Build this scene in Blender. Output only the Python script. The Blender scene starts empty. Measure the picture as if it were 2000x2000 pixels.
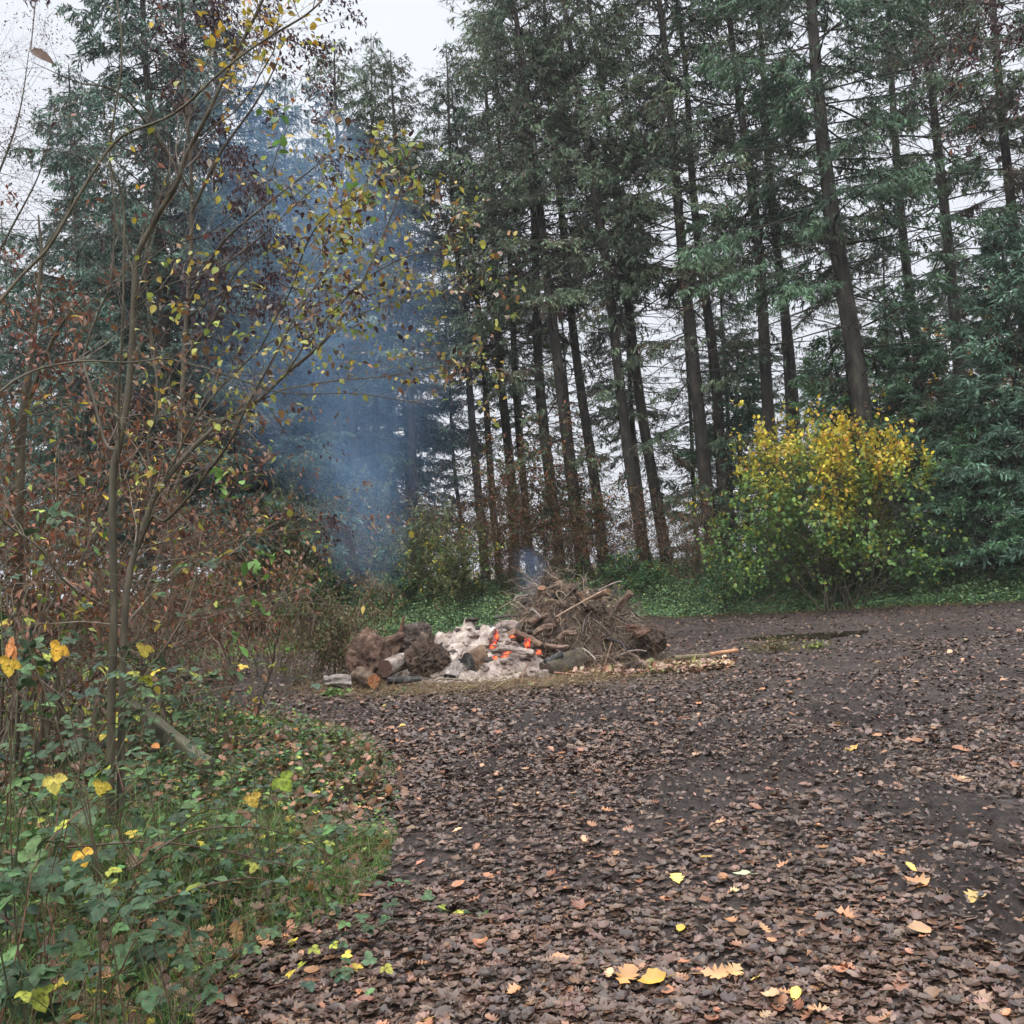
import bpy, math, random
import numpy as np
from mathutils import Vector, Matrix

C = bpy.context.scene.collection
SC = bpy.context.scene
R = math.radians
rng = np.random.default_rng(11)
random.seed(11)

# ------------------------------------------------------------------ camera
LENS = 34.0
FPX = LENS / 36.0 * 2000.0
CAM_H = 1.6
PITCH, ROLL = R(3.35), R(4.0)
cd = bpy.data.cameras.new("camera"); cam = bpy.data.objects.new("camera", cd); C.objects.link(cam)
cd.lens = LENS; cd.sensor_width = 36.0; cd.clip_end = 3000; cd.clip_start = 0.05
CM = Matrix.Rotation(math.pi / 2 + PITCH, 4, 'X') @ Matrix.Rotation(-ROLL, 4, 'Z')
cam.matrix_world = Matrix.Translation((0, 0, CAM_H)) @ CM
SC.camera = cam
CM3 = np.array(CM.to_3x3())

# ------------------------------------------------------------------ sky and light (overcast)
w = bpy.data.worlds.new("World"); SC.world = w; w.use_nodes = True
nt = w.node_tree; nt.nodes.clear()
def N(t, typ, **kw):
    n = t.nodes.new(typ)
    for k, v in kw.items(): setattr(n, k, v)
    return n
out = N(nt, 'ShaderNodeOutputWorld'); bg = N(nt, 'ShaderNodeBackground')
sky = N(nt, 'ShaderNodeTexSky', sky_type='NISHITA'); sky.sun_disc = False
sky.sun_elevation = R(38); sky.sun_rotation = R(200); sky.air_density = 1.0; sky.dust_density = 6.0
tc = N(nt, 'ShaderNodeTexCoord'); sep = N(nt, 'ShaderNodeSeparateXYZ')
nt.links.new(tc.outputs['Generated'], sep.inputs[0])
ramp = N(nt, 'ShaderNodeValToRGB')
ramp.color_ramp.elements[0].position = 0.0; ramp.color_ramp.elements[0].color = (5.9, 6.1, 6.55, 1)
ramp.color_ramp.elements[1].position = 1.0; ramp.color_ramp.elements[1].color = (36.0, 36.6, 38.0, 1)     # an overcast sky is far brighter overhead
_e = ramp.color_ramp.elements.new(.52); _e.color = (6.7, 6.95, 7.5, 1)
nt.links.new(sep.outputs['Z'], ramp.inputs[0])
noi = N(nt, 'ShaderNodeTexNoise'); noi.inputs['Scale'].default_value = 1.6; noi.inputs['Detail'].default_value = 3
nt.links.new(tc.outputs['Generated'], noi.inputs['Vector'])
mr = N(nt, 'ShaderNodeMapRange'); mr.inputs['To Min'].default_value = 0.93; mr.inputs['To Max'].default_value = 1.06
nt.links.new(noi.outputs[0], mr.inputs['Value'])
cl = N(nt, 'ShaderNodeVectorMath', operation='SCALE')
nt.links.new(ramp.outputs[0], cl.inputs[0]); nt.links.new(mr.outputs[0], cl.inputs['Scale'])
mix = N(nt, 'ShaderNodeMixRGB'); mix.inputs[0].default_value = 0.93        # the cloud deck covers most of the sky
nt.links.new(sky.outputs[0], mix.inputs[1]); nt.links.new(cl.outputs[0], mix.inputs[2])
nt.links.new(mix.outputs[0], bg.inputs[0]); bg.inputs[1].default_value = 0.1
nt.links.new(bg.outputs[0], out.inputs[0])
sl = bpy.data.lights.new("sun", 'SUN'); sl.energy = 1.2; sl.angle = R(25); sl.color = (1, 0.97, 0.93)
so = bpy.data.objects.new("sun", sl); C.objects.link(so)
so.rotation_euler = (R(52), 0, R(-20))
SC.view_settings.view_transform = 'Standard'; SC.view_settings.look = 'None'
SC.view_settings.exposure = 0.52; SC.view_settings.gamma = 1
SC.cycles.max_bounces = 8; SC.cycles.diffuse_bounces = 3; SC.cycles.transparent_max_bounces = 8
SC.cycles.volume_bounces = 1; SC.cycles.caustics_reflective = False; SC.cycles.caustics_refractive = False
SC.cycles.use_denoising = True

# ------------------------------------------------------------------ helpers: pixels (of the 2000 px photo) to places
def ray(px, py):
    d = CM3 @ np.array([(px - 1000) / FPX, -(py - 1000) / FPX, -1.0])
    return d
def at(px, py, Y):
    d = ray(px, py); return np.array([0, 0, CAM_H]) + d * (Y / d[1])
def gp(px, py, z=0.0):
    d = ray(px, py); return np.array([0, 0, CAM_H]) + d * ((z - CAM_H) / d[2])

# ------------------------------------------------------------------ numpy noise
def _hash(ix, iy, iz, s):
    h = (ix * 374761393 + iy * 668265263 + iz * 2147483647 + s * 974634777) & 0xFFFFFFFF
    h = ((h ^ (h >> 13)) * 1274126177) & 0xFFFFFFFF
    return ((h ^ (h >> 16)) & 0xFFFF) / 65535.0
def vnoise(p, s=0):
    p = np.asarray(p, float); i = np.floor(p).astype(np.int64); f = p - i; f = f * f * (3 - 2 * f)
    r = 0
    for dx in (0, 1):
        for dy in (0, 1):
            for dz in (0, 1):
                wgt = (f[..., 0] if dx else 1 - f[..., 0]) * (f[..., 1] if dy else 1 - f[..., 1]) * (f[..., 2] if dz else 1 - f[..., 2])
                r = r + wgt * _hash(i[..., 0] + dx, i[..., 1] + dy, i[..., 2] + dz, s)
    return r * 2 - 1
def fbm(p, s=0, o=4, g=0.5):
    a, r, t = 1.0, 0, 0
    p = np.asarray(p, float)
    for k in range(o):
        r = r + a * vnoise(p, s + k); t += a; a *= g; p = p * 2.03 + 17.1
    return r / t
def n2(x, y, s=0, o=3):
    return fbm(np.stack([x, y, np.zeros_like(x) + 0.5], -1), s, o)
def nrm(v):
    return v / np.maximum(np.linalg.norm(v, axis=-1, keepdims=True), 1e-9)
def sstep(a, b, x):
    t = np.clip((x - a) / (b - a), 0, 1); return t * t * (3 - 2 * t)

# ------------------------------------------------------------------ mesh batches
class MB:
    def __init__(s): s.v = []; s.c = []; s.f = []; s.n = 0
    def add(s, V, F, col):
        V = np.asarray(V, float).reshape(-1, 3); F = np.asarray(F, np.int64)
        col = np.asarray(col, float)
        if col.ndim == 1: col = np.tile(col, (len(V), 1))
        s.v.append(V); s.c.append(col); s.f.append(F + s.n); s.n += len(V)
    def mesh(s, name, mat, smooth=False, off=(0, 0, 0)):
        V = (np.concatenate(s.v) - np.asarray(off)).astype(np.float32); c = np.concatenate(s.c)
        me = bpy.data.meshes.new(name)
        me.vertices.add(len(V)); me.vertices.foreach_set('co', V.ravel())
        loops = np.concatenate([f.ravel() for f in s.f]).astype(np.int32)
        tot = np.concatenate([np.full(len(f), f.shape[1]) for f in s.f]).astype(np.int32)
        st = np.concatenate([[0], np.cumsum(tot)[:-1]]).astype(np.int32)
        me.loops.add(len(loops)); me.loops.foreach_set('vertex_index', loops)
        me.polygons.add(len(tot)); me.polygons.foreach_set('loop_start', st)
        if smooth: me.polygons.foreach_set('use_smooth', np.ones(len(tot), bool))
        me.update(calc_edges=True)
        a = me.color_attributes.new('Col', 'FLOAT_COLOR', 'POINT')
        a.data.foreach_set('color', np.concatenate([c, np.ones((len(c), 1))], 1).astype(np.float32).ravel())
        me.materials.append(mat)
        return me
    def build(s, name, mat, parent=None, smooth=False, off=None):
        if not s.v: return None
        if off is None: off = tuple(parent['_o']) if parent is not None and '_o' in parent else (0, 0, 0)
        o = bpy.data.objects.new(name, s.mesh(name, mat, smooth, off)); C.objects.link(o)
        if parent is not None: o.parent = parent
        else: o.location = off
        return o

def tag(o, label=None, cat=None, group=None, kind=None):
    if label: o['label'] = label
    if cat: o['category'] = cat
    if group: o['group'] = group
    if kind: o['kind'] = kind
    return o
def thing(name, label, cat, loc, group=None):
    o = bpy.data.objects.new(name, None); C.objects.link(o); o.empty_display_size = 0.2
    o.location = tuple(loc); o['_o'] = [float(q) for q in loc]
    return tag(o, label, cat, group)

def tubes(mb, PTS, RAD, col, sides=3, cap=False):
    """PTS (n,k,3), RAD (n,k): n tapered tubes in one go."""
    PTS = np.asarray(PTS, float); RAD = np.asarray(RAD, float)
    n, k, _ = PTS.shape
    T = nrm(np.gradient(PTS, axis=1))
    ref = np.where(np.abs(T[:, :1, 2:3]) > 0.85, np.array([1.0, 0.13, 0]), np.array([0.07, 0.05, 1.0]))
    A = nrm(np.cross(T, np.broadcast_to(ref, T.shape))); B = np.cross(T, A)
    th = np.arange(sides) / sides * 2 * math.pi
    V = PTS[:, :, None] + RAD[:, :, None, None] * (A[:, :, None] * np.cos(th)[None, None, :, None] + B[:, :, None] * np.sin(th)[None, None, :, None])
    i = np.arange(k - 1)[:, None] * sides; j = np.arange(sides)[None]; jn = (j + 1) % sides
    f = np.stack([i + j, i + jn, i + jn + sides, i + j + sides], -1).reshape(-1, 4)
    F = (np.arange(n) * k * sides)[:, None, None] + f[None]
    col = np.asarray(col, float)
    if col.ndim == 1: cc = np.tile(col, (n * k * sides, 1))
    else: cc = np.repeat(col, k * sides, 0)
    mb.add(V, F.reshape(-1, 4), cc)
def interp(poly, k):
    """smooth (Catmull-Rom) resample of a polyline to k points"""
    P = np.asarray(poly, float); n = len(P)
    Q = np.concatenate([2 * P[:1] - P[1:2], P, 2 * P[-1:] - P[-2:-1]])
    t = np.linspace(0, n - 1, k); i = np.minimum(t.astype(int), n - 2); u = (t - i)[:, None]
    a, b, c, d = Q[i], Q[i + 1], Q[i + 2], Q[i + 3]
    return 0.5 * ((2 * b) + (-a + c) * u + (2 * a - 5 * b + 4 * c - d) * u ** 2 + (-a + 3 * b - 3 * c + d) * u ** 3)

def frames(D, up=None, roll=None):
    D = nrm(D)
    if up is None: up = np.zeros_like(D); up[:, 2] = 1
    Yv = np.cross(up, D); bad = np.linalg.norm(Yv, axis=1) < 1e-3; Yv[bad] = (1, 0, 0)
    Yv = nrm(Yv); Z = np.cross(D, Yv)
    if roll is not None:
        c, s_ = np.cos(roll)[:, None], np.sin(roll)[:, None]
        Yv, Z = Yv * c + Z * s_, Z * c - Yv * s_
    return D, Yv, Z
def stamp(mb, tmpl, P, X, Y, Z, L, W, col, H=None):
    tv, tf = tmpl
    L = np.broadcast_to(np.asarray(L, float), (len(P),)); W = np.broadcast_to(np.asarray(W, float), (len(P),))
    H = L if H is None else np.broadcast_to(np.asarray(H, float), (len(P),))
    V = P[:, None] + tv[None, :, 0, None] * (X * L[:, None])[:, None] + tv[None, :, 1, None] * (Y * W[:, None])[:, None] + tv[None, :, 2, None] * (Z * H[:, None])[:, None]
    k = len(tv); base = np.arange(len(P)) * k
    col = np.asarray(col, float)
    if col.ndim == 1: col = np.tile(col, (len(P), 1))
    cc = np.repeat(col, k, 0); first = True
    Vf = V.reshape(-1, 3)
    n0 = mb.n
    mb.v.append(Vf); mb.c.append(cc); mb.n += len(Vf)
    for f in tf:
        f = np.asarray(f); mb.f.append((base[:, None, None] + f[None]).reshape(-1, f.shape[1]) + n0)
# leaf shapes: unit length along x, width along y
def T(v, *f): return (np.array(v, float), [np.array(q) for q in f])
KITE = T([(0, 0, 0), (.35, .5, .04), (1, 0, 0), (.35, -.5, .04)], [(0, 3, 2, 1)])
BENT = T([(0, 0, 0), (.45, .5, .09), (1, 0, -.08), (.45, -.5, .09)], [(0, 2, 1), (0, 3, 2)])
OVATE = T([(0, 0, 0), (.35, 0, .02), (.7, 0, .0), (1, 0, -.08), (.15, .33, .07), (.42, .5, .10), (.75, .3, .05), (.15, -.33, .07), (.42, -.5, .10), (.75, -.3, .05)],
          [(0, 1, 5, 4), (1, 2, 6, 5), (0, 7, 8, 1), (1, 8, 9, 2)], [(2, 3, 6), (2, 9, 3)])
def serr():
    n = 9; v = [(0, 0, 0)]; up, lo = [], []
    for i in range(1, n):
        t = i / n; w_ = .5 * math.sin(math.pi * t ** .8) ** .75; z = .10 * (w_ / .5) - .10 * t * t + (.012 if i % 2 else -.012)
        k = 1 + (.10 if i % 2 else -.07); up.append((t - (.03 if i % 2 else 0), w_ * k, z)); lo.append((t - (.03 if i % 2 else 0), -w_ * k, z))
    mid = [(i / n, 0, -.10 * (i / n) ** 2) for i in range(1, n)]
    v += up + lo + mid + [(1.02, 0, -.12)]; m = n - 1; q = []
    for i in range(m - 1):
        q.append((1 + 2 * m + i, 2 + 2 * m + i, 2 + i, 1 + i)); q.append((1 + m + i, 2 + m + i, 2 + 2 * m + i, 1 + 2 * m + i))
    tr = [(0, 1 + 2 * m, 1), (0, 1 + m, 1 + 2 * m), (3 * m, 3 * m + 1, m), (2 * m, 3 * m + 1, 3 * m)]
    return T(v, q, tr)
SERR = serr()
def lobed(out, curl):
    v = [(x, y, curl * ((x - .5) ** 2 * 1.2 + y * y * 1.6) + 0.02 * math.sin(9 * x + 5 * y)) for x, y in out]
    v.append((.5, 0, 0)); m = len(out)
    return T(v, [(i, (i + 1) % m, m) for i in range(m)])
_oak = [(0, 0), (.12, .1), (.2, .3), (.3, .16), (.42, .46), (.52, .22), (.65, .46), (.74, .24), (.88, .3), (1, 0)]
OAK = [(x, -y) for x, y in _oak] + [(x, y) for x, y in _oak[::-1][1:-1]]
_map = [(0, 0), (.05, .25), (.12, .5), (.28, .38), (.45, .62), (.52, .34), (.66, .42), (.7, .2), (1, 0)]
MAP = [(x, -y) for x, y in _map] + [(x, y) for x, y in _map[::-1][1:-1]]
_ov = [(0, 0), (.07, .17), (.22, .40), (.34, .41), (.47, .47), (.6, .35), (.72, .32), (.86, .13), (1.02, 0)]
OV = [(x, -y) for x, y in _ov] + [(x, y) for x, y in _ov[::-1][1:-1]]
GRASS = T([(0, .5, 0), (0, -.5, 0), (.45, .4, .06), (.45, -.4, .06), (.8, .22, -.02), (.8, -.22, -.02), (1, 0, -.14)], [(0, 1, 3, 2), (2, 3, 5, 4)], [(4, 5, 6)])

# ------------------------------------------------------------------ materials
def leafy(name, rough=0.5, trans=0.25, spec=0.5, nscale=6.0, var=0.35, perobj=0.0, spots=False):
    m = bpy.data.materials.new(name); m.use_nodes = True; t = m.node_tree; t.nodes.clear()
    o = N(t, 'ShaderNodeOutputMaterial'); p = N(t, 'ShaderNodeBsdfPrincipled'); a = N(t, 'ShaderNodeAttribute', attribute_name='Col')
    tcn = N(t, 'ShaderNodeTexCoord'); no = N(t, 'ShaderNodeTexNoise'); no.inputs['Scale'].default_value = nscale; no.inputs['Detail'].default_value = 3
    t.links.new(tcn.outputs['Object'], no.inputs['Vector'])
    m2 = N(t, 'ShaderNodeMapRange'); m2.inputs['From Min'].default_value = .3; m2.inputs['From Max'].default_value = .7
    m2.inputs['To Min'].default_value = 1 - var; m2.inputs['To Max'].default_value = 1 + var
    t.links.new(no.outputs[0], m2.inputs['Value'])
    sc = N(t, 'ShaderNodeVectorMath', operation='SCALE'); t.links.new(a.outputs['Color'], sc.inputs[0]); t.links.new(m2.outputs[0], sc.inputs['Scale'])
    if perobj:      # trees differ a little from one another
        oi = N(t, 'ShaderNodeObjectInfo'); m4 = N(t, 'ShaderNodeMapRange'); m4.inputs['To Min'].default_value = 1 - perobj; m4.inputs['To Max'].default_value = 1 + perobj
        t.links.new(oi.outputs['Random'], m4.inputs['Value']); sc2 = N(t, 'ShaderNodeVectorMath', operation='SCALE'); t.links.new(sc.outputs[0], sc2.inputs[0]); t.links.new(m4.outputs[0], sc2.inputs['Scale'])
        hs = N(t, 'ShaderNodeHueSaturation'); m5 = N(t, 'ShaderNodeMath', operation='MULTIPLY_ADD'); m5.inputs[1].default_value = -.06; m5.inputs[2].default_value = .53
        t.links.new(oi.outputs['Random'], m5.inputs[0]); t.links.new(m5.outputs[0], hs.inputs['Hue']); t.links.new(sc2.outputs[0], hs.inputs['Color']); sc = hs
    if spots:       # blotches and specks on the blade
        ns = N(t, 'ShaderNodeTexNoise'); ns.inputs['Scale'].default_value = 120; ns.inputs['Detail'].default_value = 4; t.links.new(tcn.outputs['Object'], ns.inputs['Vector'])
        rs = N(t, 'ShaderNodeValToRGB'); rs.color_ramp.elements[0].position = .56; rs.color_ramp.elements[0].color = (0, 0, 0, 1); rs.color_ramp.elements[1].position = .66; rs.color_ramp.elements[1].color = (.7, .7, .7, 1)
        t.links.new(ns.outputs[0], rs.inputs[0]); mb_ = N(t, 'ShaderNodeMixRGB'); mb_.inputs[2].default_value = (.11, .06, .03, 1)
        t.links.new(rs.outputs[0], mb_.inputs[0]); t.links.new(sc.outputs[0], mb_.inputs[1]); sc = mb_
    t.links.new(sc.outputs[0], p.inputs['Base Color']); p.inputs['Roughness'].default_value = rough
    p.inputs['Specular IOR Level'].default_value = spec
    if trans > 0:
        tr = N(t, 'ShaderNodeBsdfTranslucent'); t.links.new(sc.outputs[0], tr.inputs[0])
        mx = N(t, 'ShaderNodeMixShader'); mx.inputs[0].default_value = trans
        t.links.new(p.outputs[0], mx.inputs[1]); t.links.new(tr.outputs[0], mx.inputs[2]); t.links.new(mx.outputs[0], o.inputs[0])
    else: t.links.new(p.outputs[0], o.inputs[0])
    return m
def noisy(name, cols, scale=5.0, rough=0.8, bump=0.4, bscale=None, stretch=(1, 1, 1), usecol=False, rlo=None, dist=0.01, spec=0.4):
    m = bpy.data.materials.new(name); m.use_nodes = True; t = m.node_tree; t.nodes.clear()
    o = N(t, 'ShaderNodeOutputMaterial'); p = N(t, 'ShaderNodeBsdfPrincipled')
    tcn = N(t, 'ShaderNodeTexCoord'); mp = N(t, 'ShaderNodeMapping'); mp.inputs['Scale'].default_value = stretch
    t.links.new(tcn.outputs['Object'], mp.inputs[0])
    no = N(t, 'ShaderNodeTexNoise'); no.inputs['Scale'].default_value = scale; no.inputs['Detail'].default_value = 8; no.inputs['Roughness'].default_value = .65
    t.links.new(mp.outputs[0], no.inputs['Vector'])
    r = N(t, 'ShaderNodeValToRGB'); el = r.color_ramp.elements
    n = len(cols)
    for i, c in enumerate(cols):
        pos = .3 + .4 * i / (n - 1)
        if i < 2: e = el[i]; e.position = pos
        else: e = el.new(pos)
        e.color = (*c, 1)
    t.links.new(no.outputs[0], r.inputs[0]); src = r.outputs[0]
    if usecol:
        a = N(t, 'ShaderNodeAttribute', attribute_name='Col'); mm = N(t, 'ShaderNodeVectorMath', operation='MULTIPLY')
        t.links.new(a.outputs['Color'], mm.inputs[0]); t.links.new(src, mm.inputs[1]); src = mm.outputs[0]
    t.links.new(src, p.inputs['Base Color']); p.inputs['Roughness'].default_value = rough; p.inputs['Specular IOR Level'].default_value = spec
    if rlo is not None:
        n3 = N(t, 'ShaderNodeTexNoise'); n3.inputs['Scale'].default_value = 1.3; n3.inputs['Detail'].default_value = 5
        t.links.new(tcn.outputs['Object'], n3.inputs['Vector'])
        m3 = N(t, 'ShaderNodeMapRange'); m3.inputs['From Min'].default_value = .38; m3.inputs['From Max'].default_value = .62
        m3.inputs['To Min'].default_value = rlo; m3.inputs['To Max'].default_value = rough
        t.links.new(n3.outputs[0], m3.inputs['Value']); t.links.new(m3.outputs[0], p.inputs['Roughness'])
    b = N(t, 'ShaderNodeBump'); b.inputs['Strength'].default_value = bump; b.inputs['Distance'].default_value = dist
    nb = N(t, 'ShaderNodeTexNoise'); nb.inputs['Scale'].default_value = bscale or scale * 3; nb.inputs['Detail'].default_value = 6; nb.inputs['Roughness'].default_value = .7
    t.links.new(mp.outputs[0], nb.inputs['Vector']); t.links.new(nb.outputs[0], b.inputs['Height']); t.links.new(b.outputs[0], p.inputs['Normal'])
    t.links.new(p.outputs[0], o.inputs[0]); return m
M_needle = leafy('needles', .6, .15, .3, 2.0, .35, perobj=.22)
M_near = leafy('bramble_blades', .5, .15, .25, 45.0, .5, spots=True)
M_leaf = leafy('leaves', .45, .3, .4, 9.0, .3)
M_gloss = leafy('glossy_leaves', .45, .12, .35, 25.0, .45)
M_litter = leafy('leaf_litter', .36, .0, .5, 5.0, .5)
M_bark = noisy('spruce_bark', [(.012, .011, .010), (.036, .031, .026), (.095, .085, .065)], 5, .85, .9, 18, (1, 1, .35), dist=.03)
M_wood = leafy('twig_bark', .75, 0, .3, 20, .35)
M_sap = noisy('sapling_bark', [(.06, .055, .035), (.13, .115, .075), (.22, .19, .13)], 14, .7, .5, 60, (1, 1, .3), usecol=True, dist=.004)

# ------------------------------------------------------------------ the lie of the land
_vp = [(300, 1384), (430, 1393), (560, 1402), (640, 1412), (720, 1440), (790, 1500), (790, 1600), (765, 1690), (680, 1790), (500, 1870), (440, 1950), (330, 2090)]
_vw = np.array([gp(*q)[:2] for q in _vp])[::-1]          # near verge: its edge with the mud, as x over y
def verge(x, y):
    """>0 inside the near left verge (metres from its edge)"""
    xe = np.interp(y, np.concatenate([[-5, 2.0], _vw[:, 1], [13.4]]), np.concatenate([[-1.6, -1.6], _vw[:, 0], [-9.0]]))
    d = xe + 0.18 * n2(x * 1.3, y * 1.3, 3) - x
    return np.where(y > 13.4, -1.0, d)
_bk = np.array([(-60, 12), (-20, 18.0), (-8.2, 21.3), (-4.7, 23.0), (0, 25.8), (2.8, 26.5), (11.9, 22.8), (20, 19), (60, 8)], float)
def back(x, y):
    """>0 behind the clearing's far edge"""
    return y - (np.interp(x, _bk[:, 0], _bk[:, 1]) + 0.35 * n2(x * .6, x * .0 + 3, 5))
def gz(x, y):
    x = np.asarray(x, float); y = np.asarray(y, float)
    v = verge(x, y); b = back(x, y)
    z = 0.05 * n2(x * .35, y * .35, 1) + 0.03 * n2(x * 1.6, y * 1.6, 2)
    z = z + 0.22 * sstep(0, 2.2, v) + 0.65 * sstep(-.2, 4.5, b)
    return z
def onto(x, y, dz=0.0): return np.array([x, y, float(gz(x, y)) + dz])

_cp = [(1070, 1415, .55), (970, 1500, .5), (1620, 1480, .7), (1440, 1430, .6), (1850, 1600, .7), (1960, 1770, .5), (1320, 1560, .4), (1700, 1400, .8), (1180, 1390, .6)]
_cw = [(*gp(a, b)[:2], r) for a, b, r in _cp]
def relief(X, Y):
    """extra height of the churned mud, and how churned it is (0..1)"""
    v = verge(X, Y); b = back(X, Y); near = sstep(60, 20, np.hypot(X, Y))
    mud = near * sstep(.1, -.1, v) * sstep(.3, -.3, b)
    cl = fbm(np.stack([X * 9, Y * 9, X * 0], -1), 9, 4)
    patch = .75 * sstep(.12, .5, fbm(np.stack([X * .55, Y * .55, X * 0], -1), 31, 3)) * sstep(5, 8, Y)
    for cx, cy, rr in _cw:
        patch = np.maximum(patch, sstep(1, .3, np.hypot(X - cx, (Y - cy) * .6) / rr + .6 * cl))
    dz = mud * (0.022 * cl + 0.012 * fbm(np.stack([X * 23, Y * 23, X * 0], -1), 12, 2) + patch * (.01 + .13 * np.abs(cl)))
    pd = ((X - _pc[0]) / 1.3) ** 2 + ((Y - _pc[1]) / .9) ** 2
    return dz - .10 * np.exp(-pd) * near, patch, cl
_pc = gp(1575, 1238)
def make_ground():
    fine = np.arange(-3.2, 3.2, .026)
    g = [3.2]; st = .028
    while g[-1] < 1200: g.append(g[-1] + st); st *= 1.05
    xs = np.concatenate([-np.array(g[::-1]), fine, np.array(g)])
    ys = [2.2]; st = .024
    while ys[-1] < 2500: ys.append(ys[-1] + st); st *= 1.0105 if ys[-1] < 60 else 1.15
    pre = []; q = 2.2; st = .05
    while q > -900: q -= st; pre.append(q); st *= 1.22
    ys = np.array(pre[::-1] + ys)
    X, Y = np.meshgrid(xs, ys); nx, ny = len(xs), len(ys)
    v = verge(X, Y); b = back(X, Y)
    near = sstep(60, 20, np.hypot(X, Y))
    Z = gz(X, Y)
    dz, patch, cl = relief(X, Y)
    Z = Z + dz
    # colours: mud, verge earth, far bank earth, meadow
    nn = fbm(np.stack([X * 2.1, Y * 2.1, X * 0], -1), 21, 4)[..., None]
    col = np.zeros(X.shape + (3,)) + (np.array([.074, .058, .053]) + .022 * nn)
    col = col * (1 - .38 * patch[..., None])
    soil = np.array([.030, .025, .014]) + .01 * nn
    col = np.where((v > 0)[..., None], soil, col)
    bank = np.array([.032, .040, .018]) + .012 * nn
    bb = sstep(-.2, .4, b)[..., None]; col = col * (1 - bb) + bank * bb
    field = np.array([.20, .165, .105]) + .03 * nn
    ff = sstep(11, 17, b)[..., None]; col = col * (1 - ff) + field * ff
    # straw-coloured trodden debris round the fire
    fd = np.hypot((X + .3) / 3.4, (Y - 14.3) / 2.1)
    st = (sstep(1.15, .8, fd + .25 * cl))[..., None] * (v < 0)[..., None]
    col = col * (1 - .7 * st) + np.array([.12, .088, .055]) * .7 * st
    mb = MB()
    i = np.arange(ny - 1)[:, None] * nx; j = np.arange(nx - 1)[None]
    F = np.stack([i + j, i + j + 1, i + j + 1 + nx, i + j + nx], -1).reshape(-1, 4)
    mb.add(np.stack([X, Y, Z], -1).reshape(-1, 3), F, np.clip(col, .004, 1).reshape(-1, 3))
    m = noisy('ground_mat', [(.50, .47, .46), (1.0, .98, .96), (1.6, 1.5, 1.42)], 14, .78, 1.0, 38, usecol=True, rlo=.40, dist=.05, spec=.24)
    tag(mb.build('ground', m, smooth=True), kind='structure')
make_ground()

def puddle():
    c = gp(1575, 1238); mb = MB(); th = np.linspace(0, 2 * math.pi, 49)[:-1]
    z = float(gz(c[0], c[1])) - .052
    r = 1 + .25 * np.sin(3 * th + 1) + .15 * np.sin(7 * th)
    V = np.stack([c[0] + 1.15 * r * np.cos(th), c[1] + .8 * r * np.sin(th), np.full(48, z)], -1)
    V = np.concatenate([V, [[c[0], c[1], z]]]); F = [(i, (i + 1) % 48, 48) for i in range(48)]
    mb.add(V, F, (.02, .018, .012))
    m = bpy.data.materials.new('puddle_water'); m.use_nodes = True; p = m.node_tree.nodes['Principled BSDF']
    p.inputs['Base Color'].default_value = (.030, .026, .016, 1); p.inputs['Roughness'].default_value = .06
    tag(mb.build('water', m), kind='structure')
puddle()

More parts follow.
